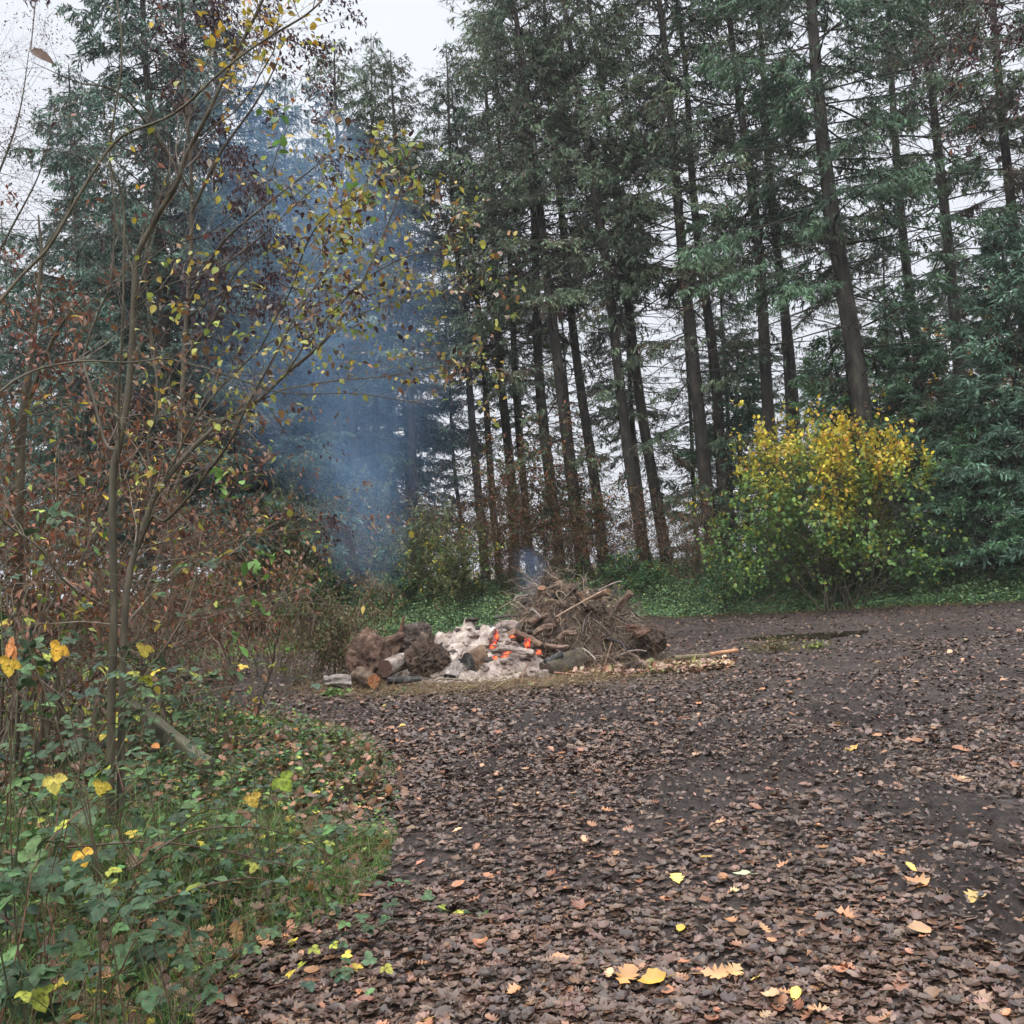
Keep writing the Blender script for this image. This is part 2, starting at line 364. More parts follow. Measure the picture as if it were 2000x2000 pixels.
# ------------------------------------------------------------------ spruces
def spruce(seed, H, cb, Rm, low=2, dead=.1, rt=.17, tipc=(.165, .235, .13), base=(.078, .116, .076), nper=5, dz=.42, spray=(.09, .19), dbl=False, thin=1.0, sag=1.0, topw=1.0, gap=.21, dn=.021):
    g = np.random.default_rng(seed)
    tr, br, cr = MB(), MB(), MB()
    # trunk
    zt = np.linspace(-.4, H, 26); ph = g.uniform(0, 6, 4)
    def axis(z):
        u = z / H
        return np.stack([.16 * np.sin(u * 5 + ph[0]) * u + .05 * np.sin(u * 13 + ph[1]), .16 * np.sin(u * 4 + ph[2]) * u + .05 * np.sin(u * 11 + ph[3]), z], -1)
    rad = rt * (1 - np.clip(zt / H, 0, 1)) ** .75 + .012 + .35 * rt * np.exp(-np.maximum(zt, 0) / .5)
    tubes(tr, axis(zt)[None], rad[None], (.5, .5, .5), 11)
    # branch list
    Z, A = [], []
    z = 1.2 if low else cb
    while z < H - .25:
        n = nper if z > cb else int(round(low * (1.2 + 1.5 * z / cb)))
        if n and not (z < cb and g.random() < .12):
            a0 = g.uniform(0, 6.28)
            for k in range(n):
                Z.append(z + g.uniform(-.12, .12)); A.append(a0 + k * 6.283 / n + g.uniform(-.35, .35))
        z += dz * g.uniform(.8, 1.2) * (1 if z > cb else 1.5)
    Z = np.array(Z); A = np.array(A); nb = len(Z)
    rel = np.clip((Z - cb) / (H - cb), 0, 1); isl = Z < cb
    L = Rm * (np.minimum(1, (1 - rel) * 1.45 * topw) ** .8) * g.uniform(.6, 1.12, nb) + .22
    L = np.where(isl, Rm * g.uniform(.35, .95, nb) * (.55 + .45 * Z / max(cb, .1)), L)
    el = np.where(isl, g.normal(-.18, .30, nb), -.12 + .75 * rel ** 1.4 + g.normal(0, .17, nb))
    sg = g.uniform(.10, .26, nb) * sag * (1 - .6 * rel); up = g.uniform(.02, .16, nb)
    dens = np.where(isl, (g.random(nb) > .35 - .3 * Z / max(cb, .1)) * g.uniform(.25, .9, nb) * (.5 + .9 * Z / max(cb, .1)), g.uniform(.5, 1, nb) * (g.random(nb) > .16)) * thin
    O = axis(Z); dirh = np.stack([np.cos(A), np.sin(A), 0 * A], -1); side = np.stack([-np.sin(A), np.cos(A), 0 * A], -1)
    wob = g.normal(0, .09, nb)
    def P(b, t):
        l = L[b]
        return O[b] + dirh[b] * (l * t * np.cos(el[b]))[:, None] + side[b] * (wob[b] * l * np.sin(t * 4))[:, None] + \
            np.array([0, 0, 1.0]) * (l * (np.sin(el[b]) * t - sg[b] * t ** 2 + up[b] * t ** 4))[:, None]
    tt = np.linspace(0, 1, 8)
    bi = np.repeat(np.arange(nb), 8); PT = P(bi, np.tile(tt, nb)).reshape(nb, 8, 3)
    rb = (.006 + .0065 * L)[:, None] * (1 - .85 * tt)[None]
    tubes(br, PT, rb, (.045, .038, .032), 3)
    # second order
    nsec = np.maximum(3, (L / .13).astype(int)); b2 = np.repeat(np.arange(nb), nsec * 2); n2_ = len(b2)
    t2 = g.uniform(.1, 1, n2_) ** .8
    t2 = np.where(isl[b2], .2 + .8 * t2, t2)
    s2 = np.where(g.random(n2_) < .5, 1, -1)
    l2 = (.18 + .30 * L[b2] * (1 - t2) ** .7 * g.uniform(.5, 1.1, n2_)).clip(.12, 1.0)
    ang = g.uniform(.55, 1.1, n2_)
    pd = g.uniform(.0, .75, n2_) * sag
    D2 = nrm(dirh[b2] * np.cos(ang)[:, None] + side[b2] * (s2 * np.sin(ang))[:, None] - np.array([0, 0, 1]) * pd[:, None])
    B2 = P(b2, t2)
    q = np.linspace(0, 1, 4)
    dr = (l2 * g.uniform(.05, .35, n2_) * sag)
    PT2 = B2[:, None] + D2[:, None] * (l2[:, None] * q)[..., None]; PT2[..., 2] -= dr[:, None] * q ** 2
    keep = (g.random(n2_) < .7) & (fbm(B2 * np.array([.75, .75, .6]) + seed, seed, 3) > gap - .25 - .5 * sstep(.72, .9, rel[b2]))
    tubes(br, PT2[keep], (np.full((n2_, 4), .0052) * (1.15 - q))[keep], (.05, .040, .032), 3)
    # sprays
    n3 = np.maximum(1, (l2 / dn * dens[b2] * g.uniform(.6, 1.2, n2_)).astype(int)); n3[dens[b2] < .05] = 0
    b3 = np.repeat(np.arange(n2_), n3); m = len(b3)
    u = g.random(m)
    P3 = B2[b3] + D2[b3] * (l2[b3] * u)[:, None]
    thr = gap - .25 * np.clip(dens[b2[b3]], 0, 1) + (.0 if not low else .10 * isl[b2[b3]]) - .5 * sstep(.72, .9, rel[b2[b3]])
    k = fbm(P3 * np.array([.75, .75, .6]) + seed, seed, 3) > thr; b3, u = b3[k], u[k]; m = len(b3)
    P3 = B2[b3] + D2[b3] * (l2[b3] * u)[:, None]; P3[:, 2] -= dr[b3] * u ** 2
    hang = g.uniform(.2, 1.5, m) * sag * np.where(isl[b2[b3]], 1.2, 1.0)
    D3 = D2[b3] * g.uniform(.2, .9, m)[:, None] + g.normal(0, .38, (m, 3)); D3[:, 2] -= hang - .25
    D3 = nrm(D3); X, Yv, Zv = frames(D3, roll=g.uniform(0, 3.14, m))
    ls = g.uniform(*spray, m); ws = ls * g.uniform(.16, .30, m)
    bt = g.uniform(.55, 1.35, nb)[b2[b3]]; f = np.clip(t2[b3] * .6 + u * .5 - .15, 0, 1) * g.uniform(.4, 1.2, m)
    c = np.array(base)[None] * (1 - f[:, None]) + np.array(tipc)[None] * f[:, None]
    c = c * bt[:, None] * g.uniform(.7, 1.3, m)[:, None]
    dd = dead * (1 + 3.0 * isl[b2[b3]]) * (g.random(nb)[b2[b3]] < .5) * 2
    br_ = (g.random(m) < dd)[:, None]
    c = np.where(br_, np.array([.085, .055, .036]) * g.uniform(.6, 1.3, m)[:, None], c)
    stamp(cr, KITE, P3, X, Yv, Zv, ls, ws, c)
    if dbl: 
        k = g.random(m) < .6
        stamp(cr, KITE, P3[k], X[k], Zv[k], -Yv[k], ls[k], ws[k], c[k])
    return dict(H=H, trunk=tr.mesh('trunk', M_bark, True), branch=br.mesh('branches', M_wood), crown=cr.mesh('crown', M_needle), n=m)

V = {
 'p0': spruce(101, 21, 8.5, 3.2, low=2), 'p1': spruce(102, 22, 11.0, 2.9, low=3, dead=.22, base=(.092, .112, .070)), 'p2': spruce(103, 21, 7.5, 3.4, low=2, dead=.08, base=(.068, .112, .080)),
 'f0': spruce(104, 19, 3.0, 3.6, low=3, dead=.03, base=(.058, .105, .090), tipc=(.12, .20, .155), gap=-.02, dn=.021, nper=6), 'f1': spruce(105, 18, 2.5, 3.2, low=3, dead=.04, base=(.060, .105, .085), tipc=(.11, .19, .145), gap=.0, dn=.022, nper=6),
 's0': spruce(106, 12, .5, 2.9, low=2, dead=.02, rt=.16, nper=7, dz=.30, dbl=True, spray=(.13, .28), tipc=(.20, .34, .23), base=(.055, .110, .070), sag=.55, gap=-.08, dn=.042),
 's1': spruce(107, 9, .4, 2.7, low=2, dead=.02, rt=.12, nper=7, dz=.30, dbl=True, spray=(.12, .25), tipc=(.18, .36, .20), base=(.060, .13, .075), sag=.5, gap=-.06, dn=.042),
 'g0': spruce(110, 18, 2.0, 2.6, low=2, dead=.15, rt=.10, nper=4, dz=.5, gap=.16, dn=.04, base=(.060, .095, .075)),
 't0': spruce(108, 19, 11.5, 1.7, low=2, dead=.25, rt=.12, nper=4, thin=.85), 'r0': spruce(109, 23, 7.0, 4.2, low=3, dead=.04, rt=.27, tipc=(.145, .24, .13), base=(.064, .112, .070), gap=.15, dn=.021, dz=.5, spray=(.10, .21)),
}
print('sprays', {k: v['n'] for k, v in V.items()})
def place_spruce(var, pb, Yd, pt, label, group='spruces of the plantation', wide=1.0, rot=None, name='spruce_tree', pyb=1100):
    b = at(pb, pyb, Yd); base = onto(b[0], Yd, -.05)
    top = at(pt[0], pt[1], Yd + .5 * random.uniform(-1, 1))
    d = Vector(top - base); v = V[var]; s = d.length / v['H']
    e = thing(name, label, 'tree', base, group)
    q = d.to_track_quat('Z', 'Y')
    e.rotation_mode = 'QUATERNION'
    rz = Matrix.Rotation(rot if rot is not None else random.uniform(0, 6.28), 4, 'Z')
    e.rotation_quaternion = (q.to_matrix().to_4x4() @ rz).to_quaternion()
    e.scale = (s * wide, s * wide, s)
    for nm, key in (('trunk', 'trunk'), ('branches', 'branch'), ('crown', 'crown')):
        o = bpy.data.objects.new(nm, v[key]); C.objects.link(o); o.parent = e
    return e
# (variant, base px, distance, top px, label, width)
TREES = [
 ('f0', 345, 26, (285, -190), 'broad dark spruce with the tallest crown behind the bare branched sapling', 1.25),
 ('f1', 470, 29, (405, -60), 'spruce whose dark crown rises behind purple leaved hanging branches', 1.15),
 ('f1', 175, 31, (140, 130), 'small far spruce at the pale sky gap left of the broad dark spruce', 1.0),
 ('f0', 585, 33, (560, 150), 'pointed narrow spruce standing first right of the broad crowned pair', .9),
 ('f1', 520, 37, (500, 215), 'dense dark spruce filling the gap left of the smoke, behind the others', 1.2),
 ('f0', 640, 38, (620, 250), 'dense dark spruce behind the thickest smoke', 1.2),
 ('f1', 770, 39, (745, 270), 'dense dark spruce behind the broad trunk in the smoke', 1.1),
 ('p0', 700, 30, (655, 85), 'spruce with thick smoke veiled trunk and thin forked looking top', 1.15),
 ('p2', 742, 35, (718, 60), 'slim topped spruce directly behind the smoke', .9),
 ('p1', 812, 31, (765, 95), 'spruce with broad straight trunk standing in the densest blue smoke', 1.2),
 ('p2', 945, 33, (868, 92), 'spruce with spire top beside the notch of open sky, trunk in thin smoke', 1.0),
 ('t0', 975, 34, (890, 150), 'thin spruce pole leaning close to a thicker smoky trunk', 1.1),
 ('p0', 1002, 35, (945, 20), 'spruce whose top marks the step from low to high tree line', 1.1),
 ('t0', 1030, 36, (965, -40), 'slender pole spruce between two thicker trunks behind the ash', 1.0),
 ('p1', 1090, 33, (985, -150), 'spruce with ivy skirted trunk just above the root mound top', 1.1),
 ('p2', 1145, 31, (965, -230), 'stout spruce with the widest dark trunk right behind the root mound', 1.1),
 ('t0', 1178, 33, (1040, -160), 'straight thin spruce tight against the stout trunk behind the mound', 1.2),
 ('p0', 1262, 30, (1070, -260), 'tall leaning spruce with clean grey trunk right of the root mound', 1.0),
 ('p1', 1303, 32, (1110, -240), 'tall leaning spruce with twiggy rough trunk beside the clean grey one', 1.0),
 ('p2', 1400, 30, (1240, -330), 'double looking heavy spruce just left of the yellow hazel', 1.1),
 ('t0', 1432, 31, (1290, -200), 'thin companion stem leaning with the heavy spruce by the hazel', 1.3),
 ('p0', 1535, 29, (1385, -350), 'spruce rising behind the left half of the yellow hazel', 1.05),
 ('t0', 1580, 31, (1440, -250), 'thin dark spruce stem behind the middle of the yellow hazel', 1.2),
 ('r0', 1715, 26, (1520, -520), 'largest spruce with black thick trunk and heavy sweeping boughs', 1.0),
 ('t0', 1835, 31, (1700, -300), 'thin spruce stem seen between the largest trunk and the blue green thicket', 1.2),
 ('p1', 2040, 27, (1900, -500), 'spruce with pale brown trunk against open sky at the frame edge', 1.0),
 ('p2', 1900, 33, (1790, -350), 'tall spruce behind the blue green thicket', 1.1),
 ('s0', 1850, 26.2, (1745, 560), 'dense blue green young spruce behind the hazel, boughs to the ground', 1.1),
 ('s0', 2010, 24.6, (1960, 420), 'dense blue green young spruce at the frame edge, tips silvery', 1.15),
 ('s1', 1465, 31.5, (1435, 655), 'bright green young spruce peeping above the left end of the hazel', 1.0),
 ('s1', 1690, 28.0, (1625, 640), 'young spruce with dark boughs directly behind the hazel leaves', 1.2),
 ('s1', 1930, 24.2, (1905, 800), 'low bushy spruce with silvery bough ends above the nettles', 1.1),
 ('r0', 2190, 25, (2130, -350), 'big spruce beyond the frame edge whose boughs hang in from outside', 1.0),
]
for (v, pb, Y, pt, lab, wd) in TREES:
    place_spruce(v, pb, Y, pt, lab, wide=wd)
bk = np.random.default_rng(5)
pxs = list(range(-60, 2160, 108))
for i, px in enumerate(pxs):
    Y = 37 + bk.uniform(-1.5, 5)
    p = px + bk.uniform(-25, 25)
    ty = 330 - 0.25 * 0 if px < 80 else (170 if px < 560 else (360 if px < 950 else 300 - .06 * (px - 950)))
    ty += bk.uniform(-40, 120) + (120 if px > 560 else 60)
    v = ['p0', 'g0', 'p2', 'g0'][i % 4] if px > 560 else ['f1', 'p2'][i % 2]
    place_spruce(v, p, Y, (p - 20 - .09 * max(0, 700 - ty) * (1 if px > 900 else .5), ty), 'tall spruce in the back rows of the plantation, half hidden by the front trunks', 'back row spruces', wide=bk.uniform(.9, 1.15))

# ------------------------------------------------------------------ shrubs and broadleaved plants
UPV = np.array([0, 0, 1.0])
def grow(g, p, d, L, r, depth, P, segs, tips):
    n = max(3, int(L / P.get('seg', .14))); st = L / n
    for i in range(n):
        t = i / n
        d = d + g.normal(0, P.get('wander', .12), 3) + UPV * P.get('up', [0.03, .02, 0, 0])[depth]
        d = d / np.linalg.norm(d); q = p + d * st
        segs.append((p, q, r * (1 - .75 * t), r * (1 - .75 * (t + 1 / n))))
        if depth < P['max'] and t > P.get('bare', .2) and g.random() < P['br'][depth]:
            sd = g.normal(0, 1, 3); sd = sd - d * sd.dot(d); sd /= np.linalg.norm(sd); a = g.uniform(.45, .95)
            grow(g, q, d * math.cos(a) + sd * math.sin(a), L * g.uniform(*P.get('ratio', (.3, .6))) * (1 - .45 * t), r * (1 - .75 * t) * .6, depth + 1, P, segs, tips)
        if depth >= P.get('leafdepth', 1): tips.append((q, d))
        p = q
    tips.append((p, d))
def seg_mesh(mb, segs, col, sides=4):
    a = np.array([s[0] for s in segs]); b = np.array([s[1] for s in segs]); ra = np.array([s[2] for s in segs]); rb = np.array([s[3] for s in segs])
    tubes(mb, np.stack([a, b], 1), np.stack([ra, rb], 1), col, sides)
def palette(g, n, cols):
    """cols: list of (weight, rgb) -> (n,3) with small variation"""
    w_ = np.array([c[0] for c in cols], float); w_ /= w_.sum(); k = g.choice(len(cols), n, p=w_)
    return np.array([c[1] for c in cols])[k] * g.uniform(.7, 1.3, (n, 1)) * g.uniform(.93, 1.07, (n, 3))
def leaves_at(g, mb, pts, dirs, per, tmpl, size, cols, hang=.3, jit=.03, asp=(.5, .75), colf=None):
    pts = np.repeat(pts, per, 0); dirs = np.repeat(dirs, per, 0); m = len(pts)
    P = pts + g.normal(0, jit, (m, 3)); D = dirs * .5 + g.normal(0, .7, (m, 3)); D[:, 2] -= hang
    D = nrm(D); up = g.normal(0, .35, (m, 3)); up[:, 2] += 1
    X, Y, Z = frames(D, up=up)
    L = g.uniform(size[0], size[1], m)
    c = palette(g, m, cols) if colf is None else colf(P, g)
    stamp(mb, tmpl, P, X, Y, Z, L, L * g.uniform(asp[0], asp[1], m), c)

GD, GM, GL = (.040, .085, .050), (.065, .135, .045), (.11, .20, .06)
YE, YG, OR = (.60, .42, .05), (.30, .33, .05), (.42, .17, .045)
BR, PU, RU, OL, TAN = (.12, .066, .036), (.055, .030, .034), (.21, .085, .045), (.13, .125, .05), (.25, .17, .09)

def shrub_meshes(seed, h, stems, P, wood, cols, size, per, tmpl=BENT, spread=.5, hang=.3, rad=.018, colf=None, mat=None, base=.25):
    g = np.random.default_rng(seed); segs, tips = [], []
    for k in range(stems):
        a = g.uniform(0, 6.28); s = g.uniform(.1, spread)
        d = nrm(np.array([math.cos(a) * s, math.sin(a) * s, 1]))
        grow(g, np.array([math.cos(a) * base * g.random(), math.sin(a) * base * g.random(), -.1]), d, h * g.uniform(.6, 1.0), rad * g.uniform(.6, 1.1), 0, P, segs, tips)
    wb, lb = MB(), MB(); seg_mesh(wb, segs, wood, 3)
    if per:
        pt = np.array([t[0] for t in tips]); dr = np.array([t[1] for t in tips])
        leaves_at(g, lb, pt, dr, per, tmpl, size, cols, hang, colf=colf)
    me = [('stems', wb.mesh('stems', M_wood))]
    if per: me.append(('foliage', lb.mesh('foliage', mat or M_leaf)))
    return me
def place_shrub(me, px, Y, label, name='shrub', cat='shrub', group=None, s=1.0, sz=None, rot=None, py=1150, dz=0):
    b = at(px, py, Y); base = onto(b[0], Y, dz)
    e = thing(name, label, cat, base, group); e.rotation_euler = (0, 0, random.uniform(0, 6.28) if rot is None else rot); e.scale = (s, s, sz or s)
    for nm, m in me:
        o = bpy.data.objects.new(nm, m); C.objects.link(o); o.parent = e
    return e
P2 = dict(max=2, br=[.55, .5, 0], wander=.13, seg=.16, ratio=(.35, .65))
P3 = dict(max=2, br=[.8, .7, 0], wander=.16, seg=.14, ratio=(.3, .6), up=[.03, -.02, -.03])
S_olive = shrub_meshes(201, 3.4, 12, P2, (.10, .085, .06), [(5, (.17, .18, .085)), (3, (.10, .17, .07)), (2, (.24, .25, .09)), (1, TAN)], (.07, .12), 4, spread=.8)
S_green = shrub_meshes(202, 2.4, 12, P3, (.07, .06, .045), [(5, (.08, .18, .065)), (3, (.055, .12, .06)), (.6, YG), (.2, YE)], (.07, .12), 4, spread=1.0)
S_yell = shrub_meshes(203, 2.6, 9, P2, (.09, .075, .05), [(2, YG), (.6, YE), (4, (.09, .17, .06)), (3, (.15, .17, .07))], (.08, .13), 3, spread=.8)
S_bare = shrub_meshes(204, 3.4, 16, dict(P2, br=[.8, .75, 0]), (.13, .10, .075), [(3, BR), (2, RU), (1, OL)], (.05, .08), 1, spread=.6, rad=.013)
S_redb = shrub_meshes(205, 4.2, 10, P2, (.08, .06, .045), [(3, RU), (2, OL), (2, GM), (2, BR)], (.07, .11), 3, spread=.45)
SHR = [
 (S_olive, 560, 27.0, 1.05, 'olive leaved shrub left of the smoke, wispy crown above the root plate'),
 (S_olive, 640, 28.0, 1.15, 'tall pale olive shrub veiled by smoke beside a spruce trunk'),
 (S_bare, 690, 26.5, .9, 'grey twiggy shrub behind the upright charred stake'),
 (S_green, 610, 25.0, .85, 'dark green low shrub behind the hanging dead boughs'),
 (S_yell, 790, 28.5, 1.15, 'yellow tinted shrub standing in the blue smoke'),
 (S_green, 740, 26.5, .9, 'green bush in thin smoke right of the twiggy grey shrub'),
 (S_yell, 865, 27.0, 1.0, 'shrub with a cluster of bright yellow leaves above the nettles'),
 (S_bare, 930, 28.5, 1.25, 'bare thicket of thin grey stems around the smoky trunks'),
 (S_bare, 1000, 29.0, 1.1, 'bare stems tangle just left of the root mound top'),
 (S_redb, 1065, 30.0, 1.25, 'red brown leaved tree-high shrub climbing around the ivy skirted trunk'),
 (S_redb, 1125, 31.0, 1.05, 'rusty leaved shrub between two trunks behind the mound'),
 (S_bare, 1185, 29.0, .9, 'brown twiggy shrub behind the right shoulder of the mound'),
 (S_green, 1215, 28.4, .8, 'green bush at the start of the bright nettle bank'),
 (S_bare, 1300, 29.0, .85, 'thin brown shrub under the pair of tall leaning spruces'),
 (S_bare, 1360, 28.0, .95, 'arching bare shrub whose stems lean toward the yellow hazel'),
 (S_olive, 480, 25.5, .9, 'muddy olive shrub at the left end of the wood edge'),
 (S_green, 400, 24.0, .8, 'dark bush behind the rust leaved beech hedge end'),
 (S_redb, 1870, 31.0, 1.0, 'reddish autumn shrub deep behind the blue green thicket'),
 (S_olive, 600, 25.8, 1.0, 'olive shrub with dull leaves just behind the hanging dead boughs'),
 (S_olive, 830, 27.5, .95, 'soft green shrub in the smoke left of the smoky twin trunks'),
 (S_olive, 890, 26.8, .7, 'low grey green shrub directly behind the ash heap'),
 (S_green, 520, 26.5, 1.1, 'dark green shrub below the purple leaved tree'),
 (S_bare, 1040, 28.0, .8, 'tangled brown stems just over the root mound top'),
 (S_redb, 1105, 29.5, .9, 'reddish leaved thin shrub in front of the stout trunk'),
 (S_green, 1270, 27.8, .7, 'low green bush on the nettle bank left of the bare arching shrub'),
 (S_bare, 1240, 29.5, 1.0, 'upright bare stems at the foot of the clean grey trunk'),
 (S_bare, 770, 29.5, 1.1, 'thin grey saplings in the smoke beside the broad trunk'),
 (S_olive, 700, 29.5, 1.1, 'washed out olive shrub in the thickest smoke'),
 (S_green, 1760, 24.9, .8, 'dark low bush at the right foot of the yellow hazel'),
 (S_green, 1420, 26.0, .75, 'dark green bush at the left foot of the yellow hazel'),
]
for (me, px, Y, s, lab) in SHR: place_shrub(me, px, Y, lab, s=s, group='shrubs along the wood edge')
# far autumn trees and hedge beyond the field
Pfar = dict(max=2, br=[.8, .6, 0], wander=.12, seg=.5, ratio=(.35, .6), leafdepth=1)
S_far = shrub_meshes(206, 11, 5, Pfar, (.10, .07, .05), [(4, OR), (3, YE), (2, OL)], (.25, .45), 6, spread=.6, rad=.12, base=.4)
for (px, Y, s, lab) in ((1900, 46, 1.0, 'orange and yellow autumn tree beyond the spruces'), (1830, 50, .8, 'smaller yellowing tree behind the orange one')):
    place_shrub(S_far, px, Y, lab, name='autumn_tree', cat='tree', s=s, group='autumn trees beyond the wood')

# the yellow topped hazel
def hazel_col(P, g):
    z = P[:, 2]; n = len(P); k = g.random(n)
    y = sstep(2.2, 3.6, z + .7 * n2(P[:, 0] * 1.6, P[:, 1] * 1.6 + z, 7) * 3.4 + g.normal(0, .35, n))[:, None]
    gr = palette(g, n, [(4, (.10, .20, .055)), (3, (.16, .27, .06)), (2, (.06, .12, .045)), (1, YG)])
    ye = palette(g, n, [(5, (.72, .56, .06)), (3, (.50, .48, .06)), (1.3, (.66, .36, .07)), (.4, OR)])
    return gr * (1 - y) + ye * y
def hazel():
    g = np.random.default_rng(77)
    Ph = dict(max=2, br=[.85, .75, 0], wander=.10, seg=.17, ratio=(.32, .6), up=[.01, .01, 0], bare=.12)
    segs, tips = [], []
    for k in range(34):
        a = g.uniform(0, 6.28); s = g.uniform(.1, 1.25) ** 1.0
        d = nrm(np.array([math.cos(a) * s * 1.1, math.sin(a) * s * .8, 1]))
        L = (4.6 if s < .45 else 3.7) * g.uniform(.75, 1.05)
        grow(g, np.array([g.normal(0, .3), g.normal(0, .3), -.1]), d, L, .022, 0, Ph, segs, tips)
    c = at(1570, 1130, 27.4); base = onto(c[0], 24.6)
    e = thing('hazel_bush', 'large rounded hazel with bright yellow upper leaves and green lower leaves', 'bush', base)
    wb, lb = MB(), MB(); seg_mesh(wb, segs, (.09, .075, .05), 3)
    pt = np.array([t[0] for t in tips]); dr = np.array([t[1] for t in tips])
    keep = (pt[:, 2] > .55) & ((pt[:, 2] < 3.6) | (g.random(len(pt)) < .3)) & (fbm(pt * 1.2, 78, 3) > -.02); pt, dr = pt[keep], dr[keep]
    leaves_at(g, lb, pt, dr, 3, OVATE, (.07, .125), None, .15, .07, (.7, .95), colf=hazel_col)
    wb.build('stems', M_wood, e, off=(0, 0, 0)); lb.build('foliage', M_leaf, e, off=(0, 0, 0))
    e.scale = (1.04, 1.0, 1.26)
hazel()

# ------------------------------------------------------------------ nettles and low growth on the far bank
def clump_cover(name, label, n, region, hmin, hmax, cols, size, kind='stuff', seed=1, tmpl=BENT, dense=5):
    g = np.random.default_rng(seed); mb = MB()
    x, y = region(g, n); m = len(x); z = gz(x, y)
    h = g.uniform(hmin, hmax, m) * (.75 + .5 * n2(x * .9, y * .9, 8))
    if name == 'nettles': h = h * (.55 + 1.1 * np.abs(n2(x * 1.4, y * 1.4, 19)) * 2) * (.35 + .65 * sstep(.0, 1.2, back(x, y)))
    h = np.maximum(h, .05)
    for k in range(dense):
        u = (k + g.random(m)) / dense
        P = np.stack([x + g.normal(0, .05, m), y + g.normal(0, .05, m), z + h * u], -1)
        D = g.normal(0, 1, (m, 3)); D[:, 2] *= .35; D = nrm(D); up = g.normal(0, .3, (m, 3)); up[:, 2] += 1; up[:, 1] -= .7
        X, Yv, Z = frames(D, up=up); L = g.uniform(size[0], size[1], m)
        c = palette(g, m, cols)
        stamp(mb, tmpl, P, X, Yv, Z, L, L * g.uniform(.45, .7, m), c)
    st = np.stack([np.stack([x, y, z - .02], -1), np.stack([x + g.normal(0, .03, m), y + g.normal(0, .03, m), z + h], -1)], 1)
    tubes(mb, st, np.full((m, 2), .003), (.08, .10, .04), 3)
    return tag(mb.build(name, M_leaf), label, kind=kind)
def along_back(x0, x1, d0, d1):
    def f(g, n):
        x = g.uniform(x0, x1, n); d = d0 + (d1 - d0) * g.random(n)
        return x, np.interp(x, _bk[:, 0], _bk[:, 1]) + d
    return f
clump_cover('nettles', 'bright green nettles along the far bank', 26000, along_back(-5, 16, .1, 4.2), .25, 1.05, [(5, (.20, .34, .15)), (4, (.13, .25, .12)), (1.5, (.06, .14, .07)), (1.2, (.27, .40, .13))], (.05, .10), seed=3)
clump_cover('undergrowth', 'dull green bramble and nettle growth under the spruces', 15000, along_back(-13, 18, 3.4, 7.5), .5, 1.2, [(4, (.075, .17, .085)), (3, (.10, .21, .08)), (1, OL), (.7, BR)], (.06, .12), seed=4, dense=8)
clump_cover('grass', 'short bright grass at the edge of the left track', 7000, along_back(-12, -2.2, .0, 1.3), .04, .16, [(4, (.14, .26, .06)), (2, (.10, .18, .05)), (1, OL)], (.04, .10), seed=5, dense=2)
clump_cover('leaves', 'yellow brown leaves caught on the far bank edge', 2600, along_back(-12, 16, -.35, .5), .02, .06, [(3, (.28, .20, .07)), (3, OL), (2, BR), (2, (.10, .17, .05))], (.05, .09), seed=6, dense=1)

